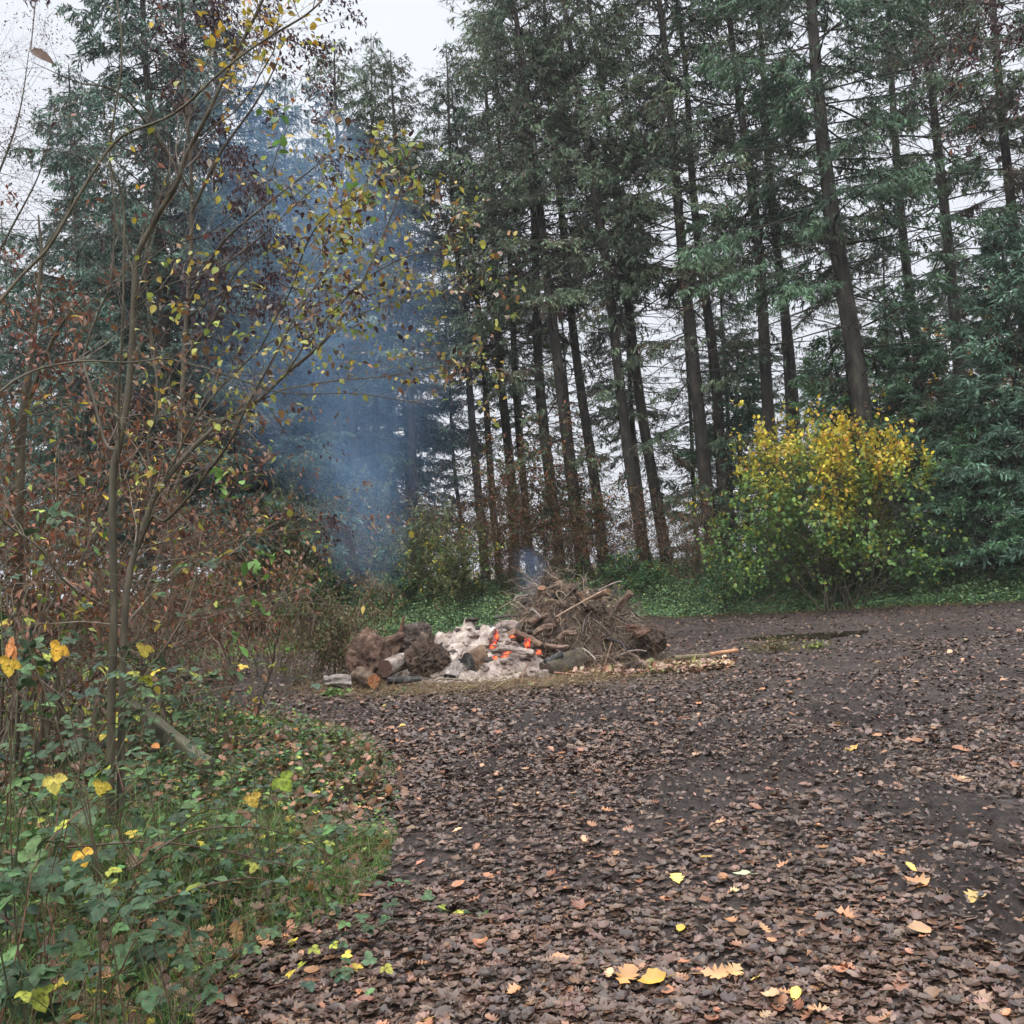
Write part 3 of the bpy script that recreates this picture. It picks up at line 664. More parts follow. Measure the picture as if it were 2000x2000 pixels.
# ------------------------------------------------------------------ leaf litter on the mud
def litter():
    g = np.random.default_rng(40)
    def scatter(n, y0, y1, pw):
        u = g.random(n); y = y0 * (y1 / y0) ** (u ** pw)
        x = g.uniform(-.62, .62, n) * (y + 1.0)
        return x, y
    mb = MB(); obj = MB()
    def put(n, y0, y1, pw, tm, size, lift, cols, tilt, thin=None):
        x, y = scatter(n, y0, y1, pw); v = verge(x, y); b = back(x, y)
        k = (v < .15) & (b < .1)
        fz = fbm(np.stack([x * .7, y * .7, 0 * x], -1), 55, 3)
        k &= g.random(n) < np.clip(.92 + 1.5 * fz, .3, 1) * (1 - .45 * sstep(5, 9, y) * sstep(.06, .3, x / np.maximum(y, 1))) * (1 if thin else (1 - .85 * relief(x, y)[1]))
        x, y = x[k], y[k]; m = len(x)
        yaw = g.uniform(0, 6.28, m); up = np.stack([g.normal(0, tilt, m), g.normal(0, tilt, m), np.ones(m)], -1)
        D = np.stack([np.cos(yaw), np.sin(yaw), 0 * x], -1); D = nrm(D - up * (np.sum(D * up, 1) / np.sum(up * up, 1))[:, None])
        X, Yv, Z = frames(D, up=nrm(up))
        L = g.uniform(size[0], size[1], m) * g.uniform(.8, 1.2, m); P = np.stack([x, y, gz(x, y) + relief(x, y)[0] + lift + g.uniform(0, .018, m)], -1) - X * L[:, None] * .5
        stamp(mb, tm, P, X, Yv, Z, L, L * g.uniform(.5, .92, m), palette(g, m, cols), H=L * g.uniform(.1, 1.3, m) * np.where(g.random(m) < .2, 1.8, 1))
    dark = [(5, (.092, .056, .041)), (4, (.120, .074, .054)), (3.5, (.052, .034, .027)), (1.8, (.160, .095, .064)), (.4, (.25, .125, .068))]
    warm = [(4, (.34, .16, .08)), (4, (.26, .115, .065)), (1.8, (.42, .25, .13)), (.4, (.55, .38, .08)), (.1, GL)]
    for tm, n in ((lobed(OAK, .35), 12000), (lobed(MAP, .35), 8000), (lobed(OV, .45), 16000), (BENT, 16000)):
        put(n, 2.5, 9, .9, tm, (.03, .078), .001, dark, .13)
    for tm, n in ((lobed(OAK, .5), 420), (lobed(OV, .6), 180), (lobed(MAP, .5), 170)):
        put(n, 2.5, 9, 1.0, tm, (.05, .09), .016, warm, .25)
    put(45000, 2.5, 9, .8, BENT, (.012, .035), .008, dark, .6, True)
    put(16000, 6, 15, .9, BENT, (.02, .05), .01, dark, .6, True)
    put(42000, 7.5, 16, 1.0, BENT, (.04, .085), .004, dark, .28)
    put(900, 7.5, 27, 1.0, OVATE, (.05, .10), .012, warm, .3)
    put(34000, 14, 28, .9, BENT, (.04, .09), .004, dark + [(.8, TAN)], .32)
    tag(mb.build('leaf_litter', M_litter), 'wet dark brown fallen leaves matted on the mud', kind='stuff')
litter()

def lone_leaf(px, py, tm, L, col, label, seed, asp=.8):
    g = np.random.default_rng(seed); c = gp(px, py); base = onto(c[0], c[1], .03)
    mb = MB(); up = nrm(np.array([[g.normal(0, .2), -.25, 1]])); a = g.uniform(0, 6.28)
    D = np.array([[math.cos(a), math.sin(a) * .6, 0.0]]); D = D - up * (D * up).sum(); X, Y, Z = frames(D, up=up)
    stamp(mb, tm, base[None] - X * L / 2, X, Y, Z, L, L * asp, np.array([col]), H=L * 1.1)
    q = base - X[0] * L * .5
    tubes(mb, np.array([[q - X[0] * L * .35, q, q + X[0] * L * .1]]), np.full((1, 3), .0016), np.array(col) * .7, 4)
    tag(mb.build('fallen_leaf', M_litter, off=tuple(base)), label, 'leaf')
LL = [(1275, 1932, lobed(OV, .5), .115, (.48, .27, .04), 'large glossy yellow leaf lying in the mud near the bottom edge'),
      (1225, 1925, lobed(OAK, .3), .13, (.42, .21, .07), 'orange brown leaf overlapping the large glossy yellow leaf'),
      (1330, 1827, lobed(OV, .4), .055, (.45, .31, .03), 'small vivid yellow leaf on wet mud, well above the large yellow leaf'),
      (1450, 1716, lobed(OV, .3), .09, (.42, .46, .26), 'pale green slender leaf lying alone on brown litter'),
      (1400, 1915, lobed(OAK, .3), .12, (.45, .24, .10), 'lobed tan oak leaf right of the large yellow leaf'),
      (1435, 1912, lobed(OAK, .4), .10, (.50, .30, .13), 'upturned light tan oak leaf beside the lobed tan one'),
      (1790, 1740, lobed(MAP, .3), .12, (.42, .20, .08), 'orange lobed leaf out on the open mud'),
      (1905, 1775, lobed(MAP, .3), .10, (.48, .32, .10), 'yellow tan star shaped leaf near the pale stone'),
      (1795, 1830, lobed(OV, .3), .11, (.42, .25, .13), 'long tan leaf between the star shaped leaf and the pale stone'),
      (1665, 1472, lobed(OV, .4), .12, (.50, .30, .06), 'yellow orange leaf on the far dark mud clods')]
for i, (px, py, tm, L, c, lab) in enumerate(LL): lone_leaf(px, py, tm, L, c, lab, 300 + i, .45 if i == 3 else .8)

# ------------------------------------------------------------------ the near verge
def in_verge(g, n, y0, y1, xw=3.6, vmin=.0):
    y = y0 * (y1 / y0) ** g.random(n); xe = np.interp(y, _vw[:, 1], _vw[:, 0]); x = xe - g.random(n) ** 1.1 * np.minimum(xw, 1.0 + y * .55)
    k = verge(x, y) > vmin
    return x[k], y[k]
def verge_cover():
    g = np.random.default_rng(60); mb = MB(); gb = MB(); db = MB()
    # low leafy plants: flat rosettes on short stems
    def low(n, y0, y1, tm, size, hh, cols, vmin=.0):
        x, y = in_verge(g, n, y0, y1, vmin=vmin); m = len(x); v = verge(x, y)
        kk = g.random(m) < .45 + .55 * sstep(.25, 1.3, v) * (n2(x * .9, y * .9, 77) > -.35); x, y, v = x[kk], y[kk], v[kk]; m = len(x)
        hgt = hh * sstep(-.1, 1.2, v) * (.15 + 3.4 * np.abs(n2(x * 2.3, y * 2.3, 61)))
        P = np.stack([x, y, gz(x, y) + .012 + hgt * g.random(m)], -1)
        D = g.normal(0, 1, (m, 3)); D[:, 2] *= .3; D = nrm(D); up = g.normal(0, .33, (m, 3)); up[:, 2] += 1; up[:, 1] -= .15
        X, Yv, Z = frames(D, up=up); L = g.uniform(size[0], size[1], m)
        stamp(mb, tm, P, X, Yv, Z, L, L * g.uniform(.55, .85, m), palette(g, m, cols))
        k = g.random(m) < .35
        Q = P[k].copy(); Q2 = Q.copy(); Q2[:, 2] = gz(Q2[:, 0], Q2[:, 1]); Q2[:, :2] += g.normal(0, .03, (k.sum(), 2))
        tubes(mb, np.stack([Q2, Q], 1), np.full((k.sum(), 2), .0013), (.10, .11, .04), 3)
    grn = [(4, (.055, .115, .048)), (2.5, (.09, .19, .055)), (4, (.026, .058, .034)), (1.6, (.20, .30, .07)), (.4, YG), (.3, OR), (1.4, BR), (.6, (.2, .11, .07))]
    low(15000, 2.6, 7, SERR, (.018, .05), .26, grn)
    low(15000, 6, 13, OVATE, (.025, .055), .26, grn)
    low(3200, 2.6, 7, SERR, (.03, .065), .45, grn, .35)
    tag(mb.build('undergrowth', M_gloss), 'low ivy, nettle and bramble leaves covering the near verge', kind='stuff')
    # thin dead stems lying through it
    x, y = in_verge(g, 4200, 2.6, 12, 3.6, .05); m = len(x); hh = gz(x, y)
    d0 = g.normal(0, 1, (m, 3)); d0[:, 2] = np.abs(d0[:, 2]) * .9; L0 = g.uniform(.12, .55, m) / 6; P0 = [np.stack([x, y, hh], -1)]; d0 = nrm(d0)
    for k_ in range(6): d0 = nrm(d0 + g.normal(0, .16, (m, 3)) - [0, 0, .14]); P0.append(P0[-1] + d0 * L0[:, None])
    sm = MB(); tubes(sm, np.stack(P0, 1), g.uniform(.0012, .003, m)[:, None] * np.linspace(1, .4, 7)[None], palette(g, m, [(3, (.15, .09, .06)), (2, (.24, .18, .11)), (2, (.07, .05, .04)), (1, (.14, .17, .06))]), 3)
    tag(sm.build('undergrowth', M_wood), 'thin dead stems and runners through the near verge', kind='stuff')
    # dead leaves caught between
    x, y = in_verge(g, 9500, 2.6, 13, 3.6, -.05); m = len(x)
    P = np.stack([x, y, gz(x, y) + g.uniform(.01, .12, m) * sstep(0, .6, verge(x, y))], -1); D = g.normal(0, 1, (m, 3)); D[:, 2] *= .5; X, Yv, Z = frames(D, roll=g.normal(0, .5, m)); L = g.uniform(.045, .10, m)
    stamp(db, lobed(OAK, .4), P, X, Yv, Z, L, L * .75, palette(g, m, [(4, BR), (3, (.16, .09, .06)), (2, (.30, .14, .075)), (1, (.40, .20, .09))]))
    tag(db.build('leaves', M_litter), 'brown dead leaves caught in the verge plants', kind='stuff')
    # grass
    def grass(n, y0, y1, Lr, wr, cols, filt=None):
        x, y = in_verge(g, n, y0, y1)
        if filt is not None: k = filt(x, y); x, y = x[k], y[k]
        m = len(x); D = g.normal(0, .38, (m, 3)); D[:, 2] = 1; X, Yv, Z = frames(D, up=nrm(g.normal(0, 1, (m, 3)) * [1, 1, .1]))
        L = g.uniform(*Lr, m) * (.6 + .8 * sstep(0, 1, verge(x, y))); stamp(gb, GRASS, np.stack([x, y, gz(x, y) - .01], -1), X, Yv, Z, L, g.uniform(*wr, m), palette(g, m, cols), H=L * g.uniform(1, 3.5, m))
    gc = [(4, (.10, .20, .05)), (3, (.15, .27, .06)), (3, (.06, .12, .04)), (1.6, TAN), (1, OL)]
    grass(30000, 2.6, 6, (.06, .30), (.002, .005), gc, lambda x, y: n2(x * 1.1, y * 1.1, 66) > -.3)
    grass(42000, 5.5, 13, (.05, .14), (.003, .006), gc, lambda x, y: (n2(x * 1.1, y * 1.1, 66) > -.2) & (verge(x, y) < 2.0))
    c = gp(745, 1690); 
    grass(26000, 4, 7, (.05, .10), (.003, .005), [(4, (.19, .38, .06)), (2, (.24, .42, .08))], lambda x, y: np.hypot(x - c[0] + .05, (y - c[1]) * .55) < .42 + .1 * n2(x * 5, y * 5, 3))
    c2 = gp(560, 1425)
    grass(20000, 8, 13, (.05, .12), (.005, .008), [(4, (.18, .34, .06)), (2, (.22, .38, .08))], lambda x, y: np.hypot((x - c2[0] - .3) * .6, (y - c2[1])) < 1.0)
    tag(gb.build('grass', M_leaf), 'tufts of green grass along the verge edge', kind='stuff')
verge_cover()

def bramble(seed, base, n, reach, cols, leafL, label, per=1.0, up=.8, head=None, group='brambles at the near left', spread=6.28):
    g = np.random.default_rng(seed); sb, lb = MB(), MB(); e = thing('bramble', label, 'bramble', base, group)
    PT = []; 
    for i in range(n):
        a = (head if head is not None else 0) + g.uniform(-.5, .5) * spread
        r = reach * g.uniform(.8, 2.0); h = up * g.uniform(.35, 1.12)
        t = np.linspace(0, 1, 12)
        P = np.stack([base[0] + g.normal(0, .06) + math.cos(a) * r * t, base[1] + g.normal(0, .06) + math.sin(a) * r * t, base[2] - .03 + h * np.sin(t * g.uniform(1.7, 2.7)) ** .9], -1)
        P[:, :2] += g.normal(0, .03, (12, 2)).cumsum(0); P[:, 2] = np.maximum(P[:, 2] + g.normal(0, .012, 12).cumsum(), gz(P[:, 0], P[:, 1]))
        PT.append(P)
    PT = np.array(PT); tubes(sb, PT, np.linspace(.0034, .0012, 12)[None].repeat(n, 0), palette(g, n, [(2, (.12, .06, .04)), (2, (.08, .09, .04)), (1, (.05, .04, .03))]), 5)
    # trifoliate leaves
    for P in PT:
        m = int(12 * per * g.uniform(.7, 1.2)); t = g.uniform(.35, 1, m) if leafL > .051 else g.uniform(.2, 1, m); idx = t * 11; i0 = np.minimum(idx.astype(int), 10); q = P[i0] * (1 - (idx - i0))[:, None] + P[i0 + 1] * (idx - i0)[:, None]
        d = nrm(P[i0 + 1] - P[i0]); sd = nrm(np.cross(d, UPV) * np.where(g.random(m) < .5, 1, -1)[:, None] + g.normal(0, .35, (m, 3)) + .25 * UPV)
        pl = g.uniform(.03, .08, m)[:, None]; tip = q + sd * pl
        tubes(sb, np.stack([q, tip], 1), np.full((m, 2), .0012), (.10, .10, .05), 3)
        L = g.uniform(.65, 1.1, m) * leafL; c = palette(g, m, cols); dn = sd.copy(); dn[:, 2] -= .35; upv = g.normal(0, .25, (m, 3)); upv[:, 2] += 1; upv[:, 1] -= .3
        X, Y, Z = frames(dn, up=upv)
        stamp(lb, SERR, tip, X, Y, Z, L, L * .78, c)
        for s in (-1, 1):
            X2 = nrm(X * .35 + Y * s); Y2 = nrm(np.cross(Z, X2)); stamp(lb, SERR, tip - X * .01, X2, Y2, Z, L * .82, L * .62, c * g.uniform(.9, 1.1, (m, 1)))
    sb.build('stems', M_wood, e); lb.build('foliage', M_near, e)
DG = [(5, (.036, .074, .036)), (4, (.052, .100, .044)), (2, (.085, .165, .055)), (.5, YG), (.5, BR)]
MX = [(4, (.07, .13, .06)), (2, (.045, .09, .06)), (1.5, YG), (.8, (.55, .42, .06)), (.5, BR)]
def onpx(px, py, Y): 
    b = at(px, py, Y); return onto(b[0], Y)
BRM = [
 (401, (-50, 2.9), 12, .40, DG, .056, 'lush bramble with large blue green leaves climbing at the frame edge', 1.5, 1.30, None),
 (402, (70, 3.4), 8, .40, DG, .052, 'blue green bramble clump just left of the sapling stems', 1.4, 1.0, None),
 (403, (190, 4.4), 7, .45, DG, .055, 'bramble wound round the foot of the sapling', 1.2, .6, None),
 (404, (10, 2.9), 2, .4, MX, .05, 'bramble with mixed green and yellow leaves below the blue green ones', 1.0, .55, None),
 (405, (-60, 3.8), 9, .6, DG, .056, 'high dark bramble behind the large blue green one', 1.3, 1.5, None),
 (406, (330, 5.0), 10, .55, DG, .05, 'dark low bramble under the weathered beam', 1.2, .28, None),
 (407, (450, 5.6), 8, .5, MX, .045, 'low straggling bramble between beam end and bright grass', 1.0, .2, None),
 (408, (330, 3.7), 4, .5, MX, .04, 'sprawling bramble in the middle of the verge', 1.1, .25, None),
 (409, (150, 3.3), 4, .4, MX, .038, 'small leaved bramble near the bottom left grass', 1.0, .25, None),
 (410, (500, 4.4), 6, .45, DG, .042, 'flat dark bramble creeping toward the mud edge', 1.0, .16, None),
 (411, (560, 6.6), 6, .6, MX, .045, 'thin bramble beside the bright grass edge', .9, .18, None),
 (412, (90, 6.5), 14, .9, MX, .06, 'brown and green bramble bank behind the sapling', 1.4, 1.3, None),
 (413, (250, 9.6), 14, 1.0, MX, .06, 'bramble heap behind the beam, leaves in many colours', 1.3, .6, None),
 (414, (130, 5.0), 9, .6, DG, .060, 'dark bramble rising among the rusty twigs left of the sapling', 1.2, 1.3, None),
 (415, (20, 4.4), 8, .6, DG, .06, 'tall thin bramble with grey green leaves above the yellow leaves', 1.2, 1.9, None),
]
for (sd, (px, Y), n, rc, cols, lf, lab, per, up, hd) in BRM:
    bramble(sd, onpx(px, 1600, Y), n, rc, cols, lf, lab, per, up, hd)
# long arching runners reaching over to the mud
def runner(pts, label, seed, r=.004):
    g = np.random.default_rng(seed); P = np.array([at(*p) for p in pts]); Q = interp(P, 26); mb = MB(); off = tuple(Q[0])
    tubes(mb, Q[None], np.linspace(r, .0015, 26)[None], (.10, .06, .045), 5)
    lb = MB(); k = g.choice(np.arange(3, 25), 12); sd = nrm(g.normal(0, 1, (12, 3)) * [1, 1, .4]); L = g.uniform(.03, .06, 12); X, Y, Z = frames(sd, up=np.tile([0, -.3, 1.0], (12, 1)))
    stamp(lb, OVATE, Q[k], X, Y, Z, L, L * .6, palette(g, 12, DG))
    e = thing('bramble_runner', label, 'bramble', off, 'long bramble runners'); mb.build('stem', M_wood, e); lb.build('foliage', M_gloss, e)
runner([(130, 1655, 3.7), (300, 1645, 3.9), (450, 1665, 4.1), (600, 1700, 4.3), (730, 1722, 4.35), (820, 1722, 4.37)], 'long brown runner ending on the mud beside the bright grass tuft', 1)
runner([(250, 1700, 3.6), (360, 1630, 3.9), (470, 1615, 4.1), (560, 1630, 4.3), (670, 1680, 4.5), (775, 1715, 4.6)], 'higher arching runner that dips to the bright grass tuft', 2)
runner([(300, 1765, 3.3), (400, 1730, 3.5), (500, 1715, 3.6), (580, 1740, 3.7)], 'short low runner with hanging oval leaves', 3)

def big_leaves():
    g = np.random.default_rng(9)
    for (px, py, Y, L, col, lab) in [(118, 1262, 2.9, .052, (.62, .38, .05), 'large bright yellow bramble leaf with orange tip hanging before the sapling'),
        (20, 1290, 2.7, .05, (.60, .42, .06), 'yellow bramble leaf at the frame edge above the green ones'), (28, 1262, 2.7, .05, (.55, .24, .08), 'small orange bramble leaf over the yellow one at the frame edge'),
        (105, 1520, 2.9, .05, (.50, .44, .09), 'spotted yellow bramble leaf low among blue green leaves'), (200, 1530, 3.2, .048, (.50, .40, .06), 'yellow leaf in the shade under the sapling'),
        (283, 1262, 4.2, .06, (.48, .40, .08), 'yellow leaf hanging right behind the sapling stems'), (160, 1665, 2.9, .045, (.70, .42, .05), 'small bright orange yellow leaf in the dark middle of the verge'),
        (490, 1555, 4.5, .06, (.55, .40, .08), 'curled yellow leaf standing on a stalk near the beam end'), (60, 60 + 38, 2.2, .062, (.11, .07, .05), 'brown dead leaf dangling against the pale sky at the top left'),
        (548, 1520, 5.0, .085, (.25, .35, .05), 'broad yellow green leaf at the edge of the bright grass')]:
        p = at(px, py, Y); e = thing('bramble_leaf' if py > 200 else 'dead_leaf', lab, 'leaf', p); mb = MB(); sb = MB()
        D = np.array([[g.normal(0, .5), g.normal(0, .3), -.7]]) if py > 200 else np.array([[.8, 0, -.5]]); X, Yv, Z = frames(D, up=np.array([[0, -1, .5]]))
        stamp(mb, SERR, p[None], X, Yv, Z, L, L * (.85 if py > 200 else .42), np.array([col]))
        if py > 1000 :
            for s in (-1, 1):
                X2 = nrm(X * .3 + Yv * s); stamp(mb, SERR, p[None], X2, nrm(np.cross(Z, X2)), Z, L * .8, L * .62, np.array([col]) * [[.95, .9, 1]])
        q = p + np.array([g.normal(0, .03), .02, .10 if py > 200 else .3]); tubes(sb, np.array([[q, (p + q) / 2 + .01, p]]), np.full((1, 3), .0014), (.10, .06, .04), 4)
        if py > 1000:
            b = onto(q[0] + g.normal(0, .1), q[1] + .1); tubes(sb, interp([b, b * .5 + q * .5 + [g.normal(0, .05), 0, .1], q], 10)[None], np.linspace(.003, .0015, 10)[None], (.09, .07, .04), 4)
        mb.build('blade', M_near, e); sb.build('stalk', M_wood, e)
big_leaves()

# weathered beam and small stump on the verge
M_beam = noisy('weathered_beam', [(.03, .03, .02), (.085, .08, .05), (.16, .15, .10)], 9, .85, .7, 26, (1, .12, 1), dist=.008)
M_mossy = noisy('mossy_bark', [(.03, .026, .02), (.07, .055, .04), (.11, .10, .04)], 8, .9, .9, 24, dist=.02)
def beam():
    a = at(225, 1352, 8.6); b = at(408, 1494, 6.9); a[2] -= .02; b[2] -= .02
    d = Vector(b - a); L = d.length; bpy_me = bpy.data.meshes.new('beam'); import bmesh
    bm = bmesh.new(); bmesh.ops.create_cube(bm, size=1)
    for v in bm.verts: v.co = Vector((v.co.x * .085, v.co.y * L, v.co.z * .12))
    bmesh.ops.bevel(bm, geom=bm.edges[:], offset=.007, segments=2, affect='EDGES')
    bmesh.ops.subdivide_edges(bm, edges=[e for e in bm.edges if abs((e.verts[0].co - e.verts[1].co).y) > .5], cuts=24)
    for v in bm.verts: v.co += Vector((.006 * math.sin(v.co.y * 7), 0, .008 * math.sin(v.co.y * 5 + 1) + random.uniform(-.002, .002)))
    bm.to_mesh(bpy_me); bpy_me.materials.append(M_beam)
    o = bpy.data.objects.new('wooden_beam', bpy_me); C.objects.link(o); o.location = Vector((a + b) / 2)
    o.rotation_mode = 'QUATERNION'; o.rotation_quaternion = d.to_track_quat('Y', 'Z')
    tag(o, 'long weathered grey green wooden beam sloping down through the verge plants', 'beam')
beam()

# ------------------------------------------------------------------ the sapling and the trees of the near left
def sapling():
    g = np.random.default_rng(70)
    base = onpx(222, 1600, 5.5)
    e = thing('sapling_tree', 'many stemmed sapling with pale bark, bare twigs and last yellow leaves, nearest tree', 'tree', base)
    # (pixel polyline with distances, r0, r1, leafiness, palette)
    YL = [(4, (.32, .34, .07)), (3.5, (.44, .34, .07)), (2.6, BR), (1.5, (.18, .26, .06)), (2, (.26, .14, .06)), (2, PU), (1, (.34, .29, .22))]
    YT = [(4, (.50, .36, .05)), (2, YG), (1.2, OR), (1, BR)]
    RB = [(3, (.16, .06, .05)), (3, (.10, .05, .05)), (1, (.3, .10, .06)), (.5, YE)]
    SP = [(3, (.5, .4, .06)), (2, GL), (2, PU), (2, BR)]
    st = [
     ([(215, 1620, 5.5), (218, 1400, 5.5), (224, 1200, 5.5), (222, 950, 5.5), (232, 870, 5.5), (252, 760, 5.5), (262, 560, 5.5), (268, 500, 5.5), (305, 425, 5.45), (345, 360, 5.4), (365, 300, 5.4), (405, 220, 5.3), (455, 110, 5.3), (510, 0, 5.2), (530, -60, 5.2)], .040, .006, .10, YT),
     ([(238, 1620, 5.55), (240, 1400, 5.6), (250, 1150, 5.7), (285, 1020, 5.8), (312, 950, 5.8), (380, 870, 5.9), (440, 820, 6.0), (495, 790, 6.0), (560, 730, 6.1), (640, 660, 6.1), (700, 570, 6.2), (745, 470, 6.2), (790, 345, 6.2)], .036, .004, .8, YL),
     ([(262, 1080, 5.75), (300, 1010, 5.7), (330, 1015, 5.6), (400, 930, 5.4), (455, 850, 5.2), (490, 780, 5.1), (540, 690, 5.0), (585, 600, 5.0), (640, 520, 5.0)], .020, .003, .6, YL),
     ([(285, 1020, 5.8), (298, 930, 5.85), (292, 870, 5.9), (308, 790, 5.9), (303, 700, 6.0), (292, 600, 6.0), (285, 500, 6.0), (330, 330, 6.1), (380, 200, 6.2)], .020, .004, .2, RB),
     ([(228, 880, 5.5), (205, 860, 5.6), (180, 760, 5.7), (165, 700, 5.8), (190, 610, 5.8), (218, 545, 5.8), (225, 430, 5.8), (215, 320, 5.8)], .018, .004, .15, RB),
     ([(230, 900, 5.5), (236, 700, 5.3), (244, 540, 5.2), (245, 400, 5.2), (215, 300, 5.1), (240, 110, 5.0), (225, -40, 5.0)], .014, .004, .15, RB),
     ([(310, 960, 5.8), (345, 890, 5.8), (380, 830, 5.7), (430, 760, 5.7), (500, 690, 5.6), (575, 640, 5.6)], .014, .004, .4, YL),
     ([(495, 790, 6.0), (560, 760, 6.1), (640, 745, 6.2), (760, 735, 6.3), (860, 715, 6.3), (945, 715, 6.3)], .012, .002, 1.1, YL),
     ([(560, 730, 6.1), (620, 640, 6.0), (700, 560, 5.9), (800, 500, 5.8), (905, 490, 5.7)], .012, .002, 1.2, YL),
     ([(640, 655, 6.1), (740, 600, 6.2), (850, 570, 6.3), (960, 555, 6.3)], .009, .002, 1.0, YL),
     ([(585, 600, 5.0), (620, 500, 5.2), (660, 430, 5.4), (700, 385, 5.5)], .008, .002, 1.5, YL),
     ([(500, 690, 5.6), (555, 600, 5.4), (590, 500, 5.2), (640, 420, 5.0), (720, 380, 5.0)], .009, .002, 1.4, YL),
     ([(262, 600, 5.5), (330, 560, 5.3), (430, 520, 5.2), (520, 455, 5.0), (600, 380, 4.9), (660, 340, 4.8)], .009, .002, .5, YL),
     ([(268, 520, 5.5), (340, 480, 5.6), (430, 440, 5.7), (520, 350, 5.8), (560, 250, 5.8)], .009, .002, .3, SP),
     ([(0, 770, 4.4), (60, 728, 4.5), (160, 704, 4.6), (250, 705, 4.7), (330, 702, 4.8), (450, 735, 4.9), (560, 770, 5.0), (700, 770, 5.2), (830, 790, 5.3)], .011, .002, .35, YL),
     ([(-40, 640, 4.9), (40, 540, 5.0), (100, 475, 5.0), (180, 345, 5.0), (240, 268, 5.0), (335, 222, 4.9), (430, 140, 4.8), (520, 75, 4.8), (600, 30, 4.7), (660, -30, 4.7)], .018, .004, .25, YT),
     ([(365, 300, 5.4), (420, 250, 5.2), (480, 190, 5.1), (530, 110, 5.0), (545, 30, 5.0)], .008, .003, .9, YT),
     ([(405, 220, 5.3), (440, 190, 5.2), (470, 110, 5.2), (520, 60, 5.1)], .006, .002, 1.0, YT),
     ([(300, 1100, 5.6), (380, 1085, 5.4), (450, 1060, 5.3), (530, 1040, 5.2), (640, 1030, 5.1)], .008, .002, .2, YL),
     ([(-20, 990, 4.0), (50, 1050, 4.1), (110, 1110, 4.2), (150, 1160, 4.3)], .009, .006, .1, YL),
     ([(250, 1300, 5.5), (350, 1260, 5.2), (450, 1220, 5.0), (560, 1180, 4.8), (700, 1165, 4.7)], .006, .002, .25, YL),
     ([(240, 1250, 5.5), (330, 1210, 5.3), (430, 1190, 5.1), (560, 1165, 5.0)], .005, .002, .2, YL),
     ([(235, 1500, 5.5), (330, 1370, 5.2), (430, 1345, 5.1), (520, 1335, 5.0)], .004, .0015, .1, YL),
     ([(600, 60, 4.8), (560, -20, 4.6)], .003, .002, 1, YT),
    ]
    tb, wb, lb = MB(), MB(), MB()
    bc = np.array((.72, .70, .68))
    tips = []
    for (poly, r0, r1, lf, pal) in st:
        r0 *= .62 if r0 > .03 else .5
        Q = interp([at(*p) for p in poly], 44)
        Q = Q + .02 * np.stack([fbm(np.stack([np.linspace(0, 5, 44), np.full(44, r0 * 900 + k * 7), np.zeros(44)], -1), 3) for k in range(3)], -1)
        rr = np.linspace(1, 0, 44) ** .8 * (r0 - r1) + r1
        tone = g.uniform(.55, 1.15) if r0 < .03 else 1.1
        tubes(tb, Q[None], rr[None], bc * tone, 8)
        ln = np.linalg.norm(np.diff(Q, axis=0), axis=1).sum(); T_ = nrm(np.gradient(Q, axis=0))
        n = int(ln * (13 + 7 * min(lf, 1.2)))
        for _ in range(n):
            t = g.uniform(.25 if lf < .3 else .12, 1); i = int(t * 43); d = T_[i] * .7 + g.normal(0, .55, 3); d[2] += .25
            L = g.uniform(.12, .75) * (1.1 - .5 * t); sg, tp = [], []
            grow(g, Q[i], nrm(d), L, max(.0016, rr[i] * .3) if L > .3 else .0016, 0, dict(max=2, br=[.45, .3, 0], wander=.10, seg=.05, ratio=(.3, .6), leafdepth=0, up=[.02, .01, 0]), sg, tp)
            if sg: 
                seg_mesh(wb, sg, np.array((.17, .14, .11)) * g.uniform(.4, 1.4), 3)
                tips += [(q, dd, lf, id(pal)) for q, dd in tp if g.random() < .42 * min(lf, 1.5) ** 1.7 + .004]
        pals[id(pal)] = pal
    for pid in set(t[3] for t in tips):
        sel = [t for t in tips if t[3] == pid]
        leaves_at(g, lb, np.array([t[0] for t in sel]), np.array([t[1] for t in sel]), 1, OVATE, (.025, .056), pals[pid], .45, .015, (.45, .8))
    # leafy shoot tips, fresh green
    for (px, py, Y, n) in ((795, 350, 6.2, 8), (715, 370, 5.2, 7), (735, 400, 5.4, 5), (535, 215, 5.3, 5), (545, 300, 5.5, 4), (430, 935, 5, 5), (470, 970, 5, 5), (500, 1090, 4.8, 7), (520, 1130, 4.8, 6), (500, 1190, 4.8, 5), (465, 1260, 4.8, 4)):
        p = at(px, py, Y)[None]; leaves_at(g, lb, p, np.array([[.3, 0, .6]]), n, OVATE, (.05, .085), [(3, (.14, .27, .06)), (2, (.10, .2, .05))], .1, .045, (.5, .65))
    tb.build('trunk', M_sap, e, smooth=True); wb.build('twigs', M_wood, e); lb.build('foliage', M_leaf, e)
pals = {}
sapling()

